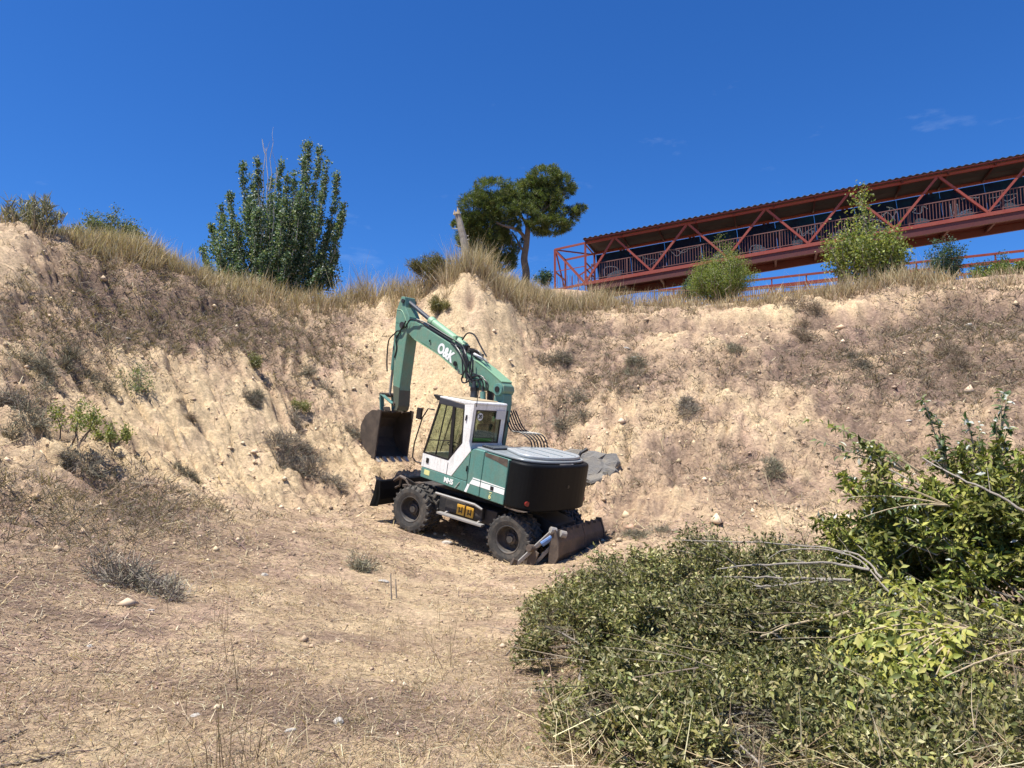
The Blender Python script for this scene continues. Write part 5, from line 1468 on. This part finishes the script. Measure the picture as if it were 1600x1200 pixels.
setp(o, 'sparse short dry grass standing on the trampled floor', None, None, 'stuff')
# two upright stalks in the middle of the floor
for px, py, hgt, lab in ((612, 938, .36, 'taller left one of two bare stalks upright on the floor'), (620, 936, .27, 'shorter right one of two bare stalks upright on the floor')):
    p = hit(px, py); c = MB(); c.tube([(0, 0, -.05), (-.012, 0, hgt * .5), (-.02, .0, hgt)], [.012, .010, .007], 6)
    o = c.build('dry_stalk', M['grey_stem']); o.location = p; setp(o, lab, 'stalk', 'upright stalks on the floor')

# ------------------------------------------------------------------ stones
def stone_mesh(seed, n=10):
    rs = random.Random(seed); bmv = []
    import bmesh
    bm_ = bmesh.new(); bmesh.ops.create_icosphere(bm_, subdivisions=2, radius=1)
    a = [rs.uniform(.7, 1.2) for _ in range(3)]
    for v in bm_.verts:
        nz_ = .16 * math.sin(3 * v.co.x + seed) + .14 * math.sin(4 * v.co.y + 2 * seed) + rs.uniform(-.07, .07)
        v.co = Vector((v.co.x * a[0], v.co.y * a[1], v.co.z * .6 * a[2])) * (1 + nz_)
    me = bpy.data.meshes.new('stone'); bm_.to_mesh(me); bm_.free(); me.materials.append(M['pale_stone']); return me
M['pale_stone'] = paint('pale_stone', (.42, .39, .34), .9, dirt=(.40, .32, .23), amount=.6, scale=14, bump=.4)
SM = [stone_mesh(k) for k in range(4)]
for px, py, sz, lab in [(528, 1130, .038, 'white oblong stone on the floor at the bottom centre'), (455, 1142, .022, 'small pale stone on the floor left of the white oblong one'),
                        (140, 1012, .028, 'grey-white stone on the brown litter at the lower left'), (600, 910, .06, 'brown clod before the two upright stalks'), (235, 955, .035, 'pale flat stone just below the tangled grey shrub'), (413, 900, .05, 'white stone beside the low grey tuft'), (310, 1120, .03, 'small grey stone on the pale track'),
                        (1375, 700, .06, 'white stone on the bank above the tall brush pile'), (1420, 658, .06, 'pale stone at the right bank above the poplar shoots'), (990, 560, .08, 'long pale stone on the back bank'), (765, 595, .07, 'stone on the knoll face beside the boom foot'), (1515, 508, .08, 'small white stone high on the right bank'), (200, 530, .07, 'white stone on the left slope under the crest'), (980, 545, .07, 'pale stone right of the knoll'), (700, 850, .1, 'dark clod in the shadow under the machine')]:
    p = hit(px, py); o = link(bpy.data.objects.new('stone', SM[random.randrange(4)])); o.location = (p[0], p[1], p[2] + sz * .15); s_ = sz * random.uniform(.9, 1.1)
    o.scale = (s_ * 1.35, s_, s_); o.rotation_euler = (random.uniform(-.3, .3), random.uniform(-.3, .3), random.uniform(0, 6)); setp(o, lab, 'stone', 'loose stones')
# pebbles and crumbs: uncountable
n = 3800
th = rng.uniform(R_(-44), R_(44), n); r = np.exp(rng.uniform(np.log(3.2), np.log(27), n)); x = r * np.sin(th); y = r * np.cos(th)
oc = np.array([(1, 0, 0), (-.9, .1, 0), (0, 1, .1), (.1, -1, 0), (0, 0, .8), (0, 0, -.6)]); of = np.array([(0, 2, 4), (2, 1, 4), (1, 3, 4), (3, 0, 4), (2, 0, 5), (1, 2, 5), (3, 1, 5), (0, 3, 5)])
sz = np.exp(rng.normal(size=n) * .55) * .0095 * np.clip(r / 7, .6, 2.4)
A = rng.uniform(0, 6.28, n); sxy = rng.uniform(.7, 1.4, (n, 1, 1))
vv = oc[None] * (1 + rng.normal(size=(n, 6, 1)) * .22) * sz[:, None, None]
vx = vv[..., 0] * np.cos(A)[:, None] * sxy[..., 0] - vv[..., 1] * np.sin(A)[:, None]; vy = vv[..., 0] * np.sin(A)[:, None] * sxy[..., 0] + vv[..., 1] * np.cos(A)[:, None]
V = np.stack([vx + x[:, None], vy + y[:, None], vv[..., 2] + (ground(x, y) + sz * .2)[:, None]], -1).reshape(-1, 3)
F = (of[None] + (np.arange(n) * 6)[:, None, None]).reshape(-1, 3)
cc = palette(n, [(.50, .38, .25), (.42, .31, .20), (.54, .43, .30), (.34, .25, .18), (.46, .34, .23)], .10)
n = 3000
th = rng.uniform(R_(-44), R_(44), n); r = rng.uniform(12, 29, n); x2 = r * np.sin(th); y2 = r * np.cos(th)
kp = (rng.random(n) < sstep(.15, .5, slope_of(x2, y2)) * np.clip(.5 + fbm(x2 * .9, y2 * .9, 91, 3), .05, 1)) & (base_h(x2, y2) < 7.6); x2, y2 = x2[kp], y2[kp]; n2_ = len(x2)
sz2 = np.exp(rng.normal(size=n2_) * .5) * .042; v2 = oc[None] * (1 + rng.normal(size=(n2_, 6, 1)) * .28) * sz2[:, None, None]
V2_ = np.stack([v2[..., 0] + x2[:, None], v2[..., 1] + y2[:, None], v2[..., 2] + (ground(x2, y2) + sz2 * .15)[:, None]], -1).reshape(-1, 3)
F2_ = (of[None] + (np.arange(n2_) * 6 + len(V))[:, None, None]).reshape(-1, 3)
V = np.vstack([V, V2_]); F = np.vstack([F, F2_]); cc = np.vstack([cc, palette(n2_, [(.60, .45, .29), (.52, .385, .25), (.44, .32, .21), (.66, .52, .35)], .1)])
o = np_obj('pebbles', V, [F], M['stone'], None, np.repeat(cc, 6, 0), kind='stuff')
setp(o, 'pebbles and crumbled clods scattered over the earth', None, None, 'stuff')

# ------------------------------------------------------------------ heaps of cut brush in the right foreground
OLIVE = [(.165, .165, .052), (.22, .21, .07), (.115, .12, .04), (.29, .27, .11), (.075, .084, .032), (.40, .37, .20), (.17, .18, .07), (.24, .20, .10)]
LUSH = [(.17, .19, .035), (.22, .235, .045), (.12, .145, .03), (.28, .285, .07), (.08, .105, .026), (.34, .33, .11)]
LIME = [(.33, .33, .07), (.40, .385, .09), (.26, .28, .06), (.44, .42, .13)]


def heap(name, label, domes, cols, leaf, asp, per, sag=.1, white=0.0, ntw=30, flow=(.8, .25), lift=.02):
    """cut branches thrown on a pile: every branch arches from its butt to its tip and carries leafy twigs"""
    P = []; D = []; Lh = []; TW = []; wood = MB()
    for (cx, cy, rx, ry, hh, nb, ll, bl) in domes:
        for k in range(nb):
            a = rng.uniform(0, 2 * math.pi); ez = rng.uniform(lift, 1) ** .8
            er = math.sqrt(max(0, 1 - ez * ez)) * rng.uniform(.75, 1.12)
            f = rng.uniform(.72, 1.14)
            tip = np.array([cx + rx * er * math.cos(a), cy + ry * er * math.sin(a), 0]); 
            ang = math.atan2(flow[1], flow[0]) + rng.normal() * .75
            L_ = bl * rng.uniform(.6, 1.25)
            butt = tip + np.array([math.cos(ang) * L_, math.sin(ang) * L_, 0])
            gt = float(ground(tip[0], tip[1])[0]); gb2 = float(ground(butt[0], butt[1])[0])
            tip[2] = gt + .03 + hh * ez * f; db = ((butt[0] - cx) / rx) ** 2 + ((butt[1] - cy) / ry) ** 2
            butt[2] = gb2 + max(.03, hh * .55 * math.sqrt(max(0, 1 - min(1, db))) * rng.uniform(.4, 1.1))
            mid = (tip + butt) / 2 + np.array([0, 0, L_ * rng.uniform(.06, .22)])
            t_ = np.linspace(0, 1, 7)[:, None]
            path = butt * (1 - t_) ** 2 + 2 * mid * t_ * (1 - t_) + tip * t_ ** 2
            wood.tube([tuple(q) for q in path], list(np.linspace(.011, .003, 7)), 4, False)
            n = int(ntw * L_ / bl * rng.uniform(.8, 1.2)); tt = rng.uniform(.22, 1.0, n)
            q = np.stack([np.interp(tt, t_[:, 0], path[:, j]) for j in range(3)], 1)
            ax = unit(tip - butt)
            d = unit(ax * .7 + rng.normal(size=(n, 3)) * np.array([.7, .7, .5]) + np.array([0, 0, .28]))
            P.append(q); D.append(d); Lh.append(ll * rng.uniform(.55, 1.3, n) * (1.15 - .45 * tt)); TW.append(np.full((n, 1), np.clip(rng.normal() * .22, -.4, .45)))
    P = np.concatenate(P); D = np.concatenate(D); Lh = np.concatenate(Lh); TW = np.concatenate(TW); n = len(P)
    P[:, 2] = np.maximum(P[:, 2], ground(P[:, 0], P[:, 1]) + .01)
    root = thing(name, label, 'brush heap', (domes[0][0], domes[0][1], float(ground(domes[0][0], domes[0][1])[0])))
    ro = np.array(root.location)
    wood.v = [(v[0] - ro[0], v[1] - ro[1], v[2] - ro[2]) for v in wood.v]
    wood.build('stems', M['grey_stem'], root, kind='stuff')
    B = rng.normal(size=(n, 3)) * .2 + np.array([0, 0, -sag * 2])
    tcol = palette(n, [(.15, .12, .08), (.20, .165, .105), (.11, .09, .06), (.17, .17, .09)], .12)
    V, Q, T_, C = blade_arrays(P - ro, D, B, Lh, np.full(n, .006), tcol, tcol)
    np_obj('twigs', V, [Q, T_], M['twig'], root, C, kind='stuff')
    t_ = np.tile(np.linspace(.10, 1.0, per), n) + rng.normal(size=n * per) * .04
    Pt = np.repeat(P, per, 0) + np.repeat(D * Lh[:, None], per, 0) * t_[:, None] + np.repeat(B * Lh[:, None], per, 0) * (.5 * t_ ** 2)[:, None] + rng.normal(size=(n * per, 3)) * .010
    kp = fbm(Pt[:, 0] * 2.3 + Pt[:, 2] * 1.1, Pt[:, 1] * 2.3 + Pt[:, 2] * 1.7, 58, 3) + rng.normal(size=len(Pt)) * .06 > -.27
    kp &= rng.random(len(Pt)) < .97
    Pt = Pt[kp]; m_ = len(Pt); tix = np.repeat(np.arange(n), per)[kp]
    Dl = unit(D[tix] * .6 + rng.normal(size=(m_, 3)) * .7 + np.array([0, 0, -sag]))
    N = unit(rng.normal(size=(m_, 3)) * .95 + np.array([-.3, -.2, .6]))
    cc = palette(m_, cols, .16) * (1 + TW[tix])
    if white > 0:
        w = rng.random(m_) < white; cc[w] = palette(w.sum(), [(.42, .44, .40), (.5, .5, .46)], .1)
    Lf = leaf * rng.uniform(.6, 1.35, m_)
    V, F, C = leaf_arrays(Pt - ro, Dl, N, Lf, Lf * asp, cc)
    np_obj('foliage', V, [F], M['brush_leaf'], root, C, kind='stuff')
    print(name, 'leaves', m_)
    return root


heap('brush_heap', 'wide low heap of cut olive-green brush filling the lower right',
     [(1.9, 7.6, 1.75, 1.55, .92, 120, .26, 1.0), (.70, 6.7, .80, 1.0, .56, 50, .22, .8), (1.9, 6.1, 1.4, 1.15, .64, 90, .23, .9), (3.3, 8.6, 1.6, 1.2, .80, 50, .26, 1.0), (.95, 5.4, .60, .70, .32, 26, .18, .7), (3.1, 5.6, 1.5, .9, .44, 46, .22, .9), (1.15, 9.0, 1.0, .9, .55, 34, .24, .8), (1.7, 4.8, 1.15, .6, .32, 66, .20, .7), (1.05, 4.4, .80, .45, .24, 60, .17, .55), (2.2, 4.35, .9, .4, .22, 40, .17, .6), (.70, 4.75, .45, .45, .20, 26, .16, .5)],
     OLIVE, .042, .44, 12, ntw=50)
heap('brush_heap', 'taller heap of bright leafy cut branches at the right edge',
     [(4.0, 7.9, .75, .85, 1.72, 40, .30, .9), (4.75, 7.9, 1.15, 1.1, 1.85, 60, .32, 1.0), (5.4, 7.4, 1.0, 1.2, 2.0, 46, .32, 1.0), (3.6, 8.4, .5, .6, 1.0, 14, .28, .7), (4.9, 6.4, .8, .7, .75, 22, .26, .8)],
     LUSH, .085, .40, 9, sag=.4, white=.02, ntw=36, lift=.16)


def branch_leaf_mesh(seed):
    rs = random.Random(seed); L_ = 1.0; w = .21
    V = [(0, 0, 0), (.25, w * .75, .04), (.25, 0, -.01), (.25, -w * .75, .04), (.55, w, .03), (.55, 0, -.04), (.55, -w, .03), (.82, w * .55, -.03), (.82, 0, -.08), (.82, -w * .55, -.03), (1, 0, -.15)]
    F3 = [(0, 2, 1), (0, 3, 2), (7, 8, 10), (8, 9, 10)]; F4 = [(1, 2, 5, 4), (2, 3, 6, 5), (4, 5, 8, 7), (5, 6, 9, 8)]
    c = palette(1, LIME, .1)
    return np_mesh('leaf', np.array(V) * np.array([1, 1, 1 + seed % 3 * .4]), [np.array(F3), np.array(F4)], M['leaf'], np.repeat(c, 11, 0), True)


LM = [branch_leaf_mesh(k) for k in range(9)]


def leafy_branch(name, label, root, tips, nleaf, size, cat='branch', group=None, r0=.012, meshes=LM):
    x, y = root[0], root[1]
    o = thing(name, label, cat, tuple(root), group)
    st = MB(); n_each = max(1, nleaf // len(tips))
    for tp_ in tips:
        tp_ = Vector(tp_) - Vector(root); mid = tp_ * .5 + Vector((0, 0, .12 * tp_.length))
        pts_ = [Vector((0, 0, 0)).lerp(mid, t_).lerp(mid.lerp(tp_, t_), t_) for t_ in np.linspace(0, 1, 8)]
        st.tube([tuple(p) for p in pts_], list(np.linspace(r0, .003, 8)), 5)
        for k in range(n_each):
            t_ = random.uniform(.2, 1.0); i_ = min(int(t_ * 7), 6); p = pts_[i_].lerp(pts_[i_ + 1], t_ * 7 - i_)
            d = (pts_[i_ + 1] - pts_[i_]).normalized()
            dv = (d * .5 + Vector((random.gauss(0, .5), random.gauss(0, .5), random.gauss(-.35, .4)))).normalized()
            up_ = Vector((random.gauss(-.2, .4), random.gauss(-.2, .4), 1)); yv = up_.cross(dv).normalized(); zv = dv.cross(yv)
            lf = link(bpy.data.objects.new('leaf', random.choice(meshes)), o); s_ = size * random.uniform(.6, 1.25)
            lf.matrix_local = Matrix(((dv.x * s_, yv.x * s_, zv.x * s_, p.x), (dv.y * s_, yv.y * s_, zv.y * s_, p.y), (dv.z * s_, yv.z * s_, zv.z * s_, p.z), (0, 0, 0, 1)))
    st.build('stem', M['tan_stem'], o)
    return o


def gp(px, py, Y): return at(px, py, Y)
lime = leafy_branch('leafy_branch', 'cut branch with large pale lime-green leaves on the front of the heap', gp(1520, 985, 5.4),
             [gp(1310, 1000, 5.0), gp(1330, 1060, 4.7), gp(1370, 1100, 4.5), gp(1400, 950, 5.4), gp(1440, 1020, 4.9), gp(1400, 1040, 4.8), gp(1460, 1060, 4.7), gp(1350, 1020, 4.9), gp(1480, 1000, 5.0), gp(1375, 1140, 4.35)], 280, .088)
n = 900
q = np.stack([rng.normal(1395, 55, n), rng.normal(1015, 48, n)], 1); Yd = 5.0 - (q[:, 1] - 1015) * .0065 + rng.normal(size=n) * .12
Pq = np.array([at(a_, b_, c_) for (a_, b_), c_ in zip(q, Yd)]); Pq[:, 2] = np.maximum(Pq[:, 2], ground(Pq[:, 0], Pq[:, 1]) + .06)
Dq = unit(rng.normal(size=(n, 3)) * .55 + np.array([-.35, -.35, -.45])); Nq = unit(rng.normal(size=(n, 3)) * .6 + np.array([-.3, -.5, .7])); Lq = .07 * rng.uniform(.6, 1.3, n)
V, F, C = leaf_arrays(Pq - np.array(lime.location), Dq, Nq, Lq, Lq * .42, palette(n, LIME + [(.17, .2, .06), (.2, .24, .07)], .14))
np_obj('small_leaves', V, [F], M['leaf'], lime, C, kind='stuff')
leafy_branch('leafy_branch', 'small cut branch with lime leaves poking up behind the large pale one', gp(1480, 985, 5.9), [gp(1395, 945, 5.9), gp(1360, 965, 5.8), gp(1430, 925, 6.0), gp(1395, 915, 6.0)], 80, .07)
leafy_branch('leafy_branch', 'lime-leaved branch at the lower right edge of the heap', gp(1640, 1010, 5.6), [gp(1530, 960, 5.6), gp(1500, 1020, 5.3), gp(1560, 1000, 5.4), gp(1590, 960, 5.6), gp(1540, 1060, 5.0)], 110, .07)

def pale_leaf_mesh(seed, cols):
    me = branch_leaf_mesh(seed + 20); c = np.ones((11, 4), np.float32); c[:, :3] = palette(1, cols, .1)
    me.color_attributes['Col'].data.foreach_set('color', c.ravel()); return me
WL = [pale_leaf_mesh(k, [(.52, .54, .50)]) for k in range(2)] + [pale_leaf_mesh(k + 3, [(.07, .11, .05), (.10, .15, .06), (.055, .085, .045)]) for k in range(4)]
PL = [pale_leaf_mesh(k + 8, [(.24, .27, .11), (.30, .32, .14), (.16, .2, .07)]) for k in range(4)]
for nm, ro, tips, nl, sz_, ms_, lab in [
    ('poplar_shoot', gp(1480, 745, 7.8), [gp(1462, 645, 7.8), gp(1440, 620, 7.8), gp(1475, 680, 7.7)], 130, .085, WL, 'upright poplar shoot with white-backed leaves, left of the tallest one'),
    ('poplar_shoot', gp(1560, 720, 7.8), [gp(1568, 605, 7.8), gp(1575, 615, 7.9), gp(1555, 650, 7.7), gp(1580, 660, 7.7)], 150, .085, WL, 'tallest poplar shoot with white-backed leaves at the upper right'),
    ('poplar_shoot', gp(1530, 740, 7.9), [gp(1510, 650, 7.9), gp(1530, 660, 7.9), gp(1500, 690, 7.8)], 100, .08, WL, 'short poplar shoot between the two taller shoots'),
    ('leafy_branch', gp(1440, 740, 8.2), [gp(1262, 655, 8.4), gp(1300, 668, 8.3), gp(1330, 690, 8.2)], 120, .085, PL, 'long pale-leaved branch reaching left from the taller heap'),
    ('leafy_branch', gp(1420, 740, 8.1), [gp(1275, 688, 8.3), gp(1310, 712, 8.2), gp(1340, 690, 8.1)], 90, .08, WL, 'dark-leaved branch under the long pale one, with a few white leaves'),
    ('leafy_branch', gp(1480, 790, 7.4), [gp(1310, 780, 7.6), gp(1330, 745, 7.6), gp(1345, 810, 7.3)], 70, .06, WL, 'dark branch hanging over the left flank of the taller heap')]:
    leafy_branch(nm, lab, ro, tips, nl, sz_, meshes=ms_, group=None)

# bare cut branches lying on the heap
for pts_, r, lab, mat in [
    ([(1055, 845, 7.6), (1150, 846, 7.4), (1260, 853, 7.2), (1340, 868, 6.8), (1378, 905, 6.5)], (.004, .010), 'long curved bare branch along the back top of the heap', 'grey_stem'),
    ([(1120, 888, 6.7), (1200, 882, 6.7), (1300, 880, 6.7), (1360, 890, 6.5)], (.006, .013), 'thick straight bare branch in the bundle on the heap', 'grey_stem'),
    ([(1100, 903, 6.5), (1180, 902, 6.5), (1270, 903, 6.4), (1330, 908, 6.3)], (.005, .011), 'lower parallel bare branch in the bundle on the heap', 'grey_stem'),
    ([(1170, 918, 6.3), (1220, 914, 6.3), (1300, 906, 6.3)], (.007, .010), 'shortest bare branch at the bottom of the bundle', 'grey_stem'),
    ([(1200, 872, 7.0), (1240, 858, 7.0), (1330, 868, 6.8), (1390, 925, 6.4)], (.004, .008), 'thin forked bare branch crossing the bundle', 'grey_stem'),
    ([(955, 1118, 4.35), (1040, 1114, 4.4), (1120, 1124, 4.35), (1200, 1145, 4.3)], (.004, .009), 'long bowed pale switch low on the front of the heap', 'tan_stem'),
    ([(990, 1062, 4.7), (1030, 1085, 4.6), (1060, 1105, 4.5)], (.006, .006), 'short pale twig slanting down in the dark hollow', 'tan_stem'),
    ([(1130, 1070, 5.4), (1142, 1098, 5.2)], (.011, .009), 'short stout cut stub in the middle of the heap', 'tan_stem'),
    ([(1180, 1000, 5.3), (1240, 975, 5.4), (1330, 955, 5.5)], (.005, .010), 'arched thin branch left of the lime leaves', 'tan_stem'),
    ([(1470, 1060, 4.6), (1540, 1030, 4.7), (1660, 1000, 4.8)], (.004, .008), 'straight pale stick right of the lime leaves', 'tan_stem'),
    ([(1440, 715, 7.0), (1500, 747, 6.6), (1560, 775, 6.4), (1640, 820, 6.2)], (.006, .012), 'thick bare branch slanting down across the taller heap', 'grey_stem'),
    ([(1280, 690, 8.5), (1350, 715, 8.2), (1440, 760, 7.8)], (.004, .010), 'thin bare branch slanting at the left of the taller heap', 'grey_stem'),
    ([(1195, 740, 9.8), (1215, 800, 9.6), (1232, 850, 9.4)], (.005, .012), 'lone thin dead stem standing behind the heap', 'tan_stem'),
    ([(1290, 1160, 4.5), (1380, 1140, 4.5), (1490, 1110, 4.6)], (.005, .008), 'pale stick on the straw below the lime leaves', 'tan_stem'),
    ([(1480, 1090, 4.7), (1485, 1140, 4.5), (1500, 1195, 4.25)], (.010, .016), 'brown upright stem under the lime leaves', 'bark'),
    ([(1030, 1180, 4.35), (1120, 1170, 4.4), (1180, 1120, 4.7)], (.004, .006), 'thin dry stalk at the front foot of the heap', 'tan_stem'),
    ([(0, 1195, 4.0), (60, 1180, 4.1), (105, 1170, 4.2)], (.008, .005), 'longer dark stick on the ground at the bottom left corner', 'bark'),
    ([(60, 1178, 4.15), (165, 1172, 4.2)], (.004, .003), 'thin stick lying beside the longer one at the bottom left', 'bark'),
    ([(0, 1160, 4.3), (25, 1150, 4.4), (42, 1135, 4.5)], (.006, .004), 'short curved stick at the left edge of the floor', 'bark')]:
    P = [Vector(at(*p)) for p in pts_]
    for p in P:
        g_ = float(ground(p.x, p.y)[0]) + .012
        if p.z < g_ or 'ground' in lab or 'floor' in lab or 'beside the longer' in lab: p.z = g_
    Pc = [P[0] * 2 - P[1]] + P + [P[-1] * 2 - P[-2]]; o_ = []
    for i in range(1, len(Pc) - 2):
        for k in range(5):
            t_ = k / 5
            o_.append(.5 * ((2 * Pc[i]) + (Pc[i + 1] - Pc[i - 1]) * t_ + (2 * Pc[i - 1] - 5 * Pc[i] + 4 * Pc[i + 1] - Pc[i + 2]) * t_ ** 2 + (3 * Pc[i] - Pc[i - 1] - 3 * Pc[i + 1] + Pc[i + 2]) * t_ ** 3))
    o_.append(P[-1]); o0 = o_[len(o_) // 2]
    o_ = [p - o0 + Vector((random.uniform(-.008, .008), 0, random.uniform(-.008, .008))) for p in o_]
    c = MB(); c.tube(o_, list(np.linspace(r[0], r[1], len(o_))), 7)
    for q in range(3):
        i = random.randint(1, len(o_) - 2); d = (o_[i - 1] - o_[i]).normalized() + Vector((random.gauss(0, .4), random.gauss(0, .4), random.gauss(.25, .3)))
        e = o_[i] + d.normalized() * random.uniform(.08, .28); c.tube([o_[i], o_[i].lerp(e, .5) + Vector((0, 0, .015)), e], [r[1] * .35, r[1] * .25, .0015], 5)
    o = c.build('bare_branch', M[mat]); o.location = o0; setp(o, lab, 'branch', 'bare branches and sticks')

# finer dead twigs sticking through the heap, and straw at its foot
n = 450
q = np.stack([rng.uniform(.3, 4.6, n), rng.uniform(4.4, 9, n)], 1); hz_ = rng.uniform(.15, .75, n) * np.clip(1 - np.abs(q[:, 0] - 2.4) / 3.2, .2, 1)
P = np.c_[q, ground(q[:, 0], q[:, 1]) + hz_]
D = unit(np.stack([-rng.normal(1, .6, n), rng.normal(0, .5, n), rng.normal(.12, .22, n)], 1))
cc = palette(n, [(.36, .29, .20), (.46, .38, .26), (.22, .17, .12), (.30, .27, .22)], .12)
V, Q, T_, C = blade_arrays(P, D, rng.normal(size=(n, 3)) * .15, rng.uniform(.25, .9, n), rng.uniform(.004, .009, n), cc, cc)
n2 = 6000
q = np.stack([rng.uniform(.2, 5.0, n2), rng.uniform(3.6, 5.3, n2)], 1); keep = q[:, 1] < 4.5 + rng.random(n2) * .8
q = q[keep]; n2 = len(q); P2 = np.c_[q, ground(q[:, 0], q[:, 1]) + rng.random(n2) * .14]
D2 = unit(np.stack([rng.normal(0, 1, n2), rng.normal(0, .7, n2), rng.normal(.18, .25, n2)], 1)); cc2 = palette(n2, STRAW + BROWN, .14)
V2, Q2, T2, C2 = blade_arrays(P2, D2, rng.normal(size=(n2, 3)) * .35, rng.uniform(.12, .45, n2), rng.uniform(.003, .006, n2), cc2, cc2)
V, F, C = join([(V, [Q, T_], C), (V2, [Q2, T2], C2)])
o = np_obj('dead_twigs', V, F, M['grass'], None, C, kind='stuff')
setp(o, 'dead twigs and straw tangled through and below the brush heap', None, None, 'stuff')
bpy.context.view_layer.update()
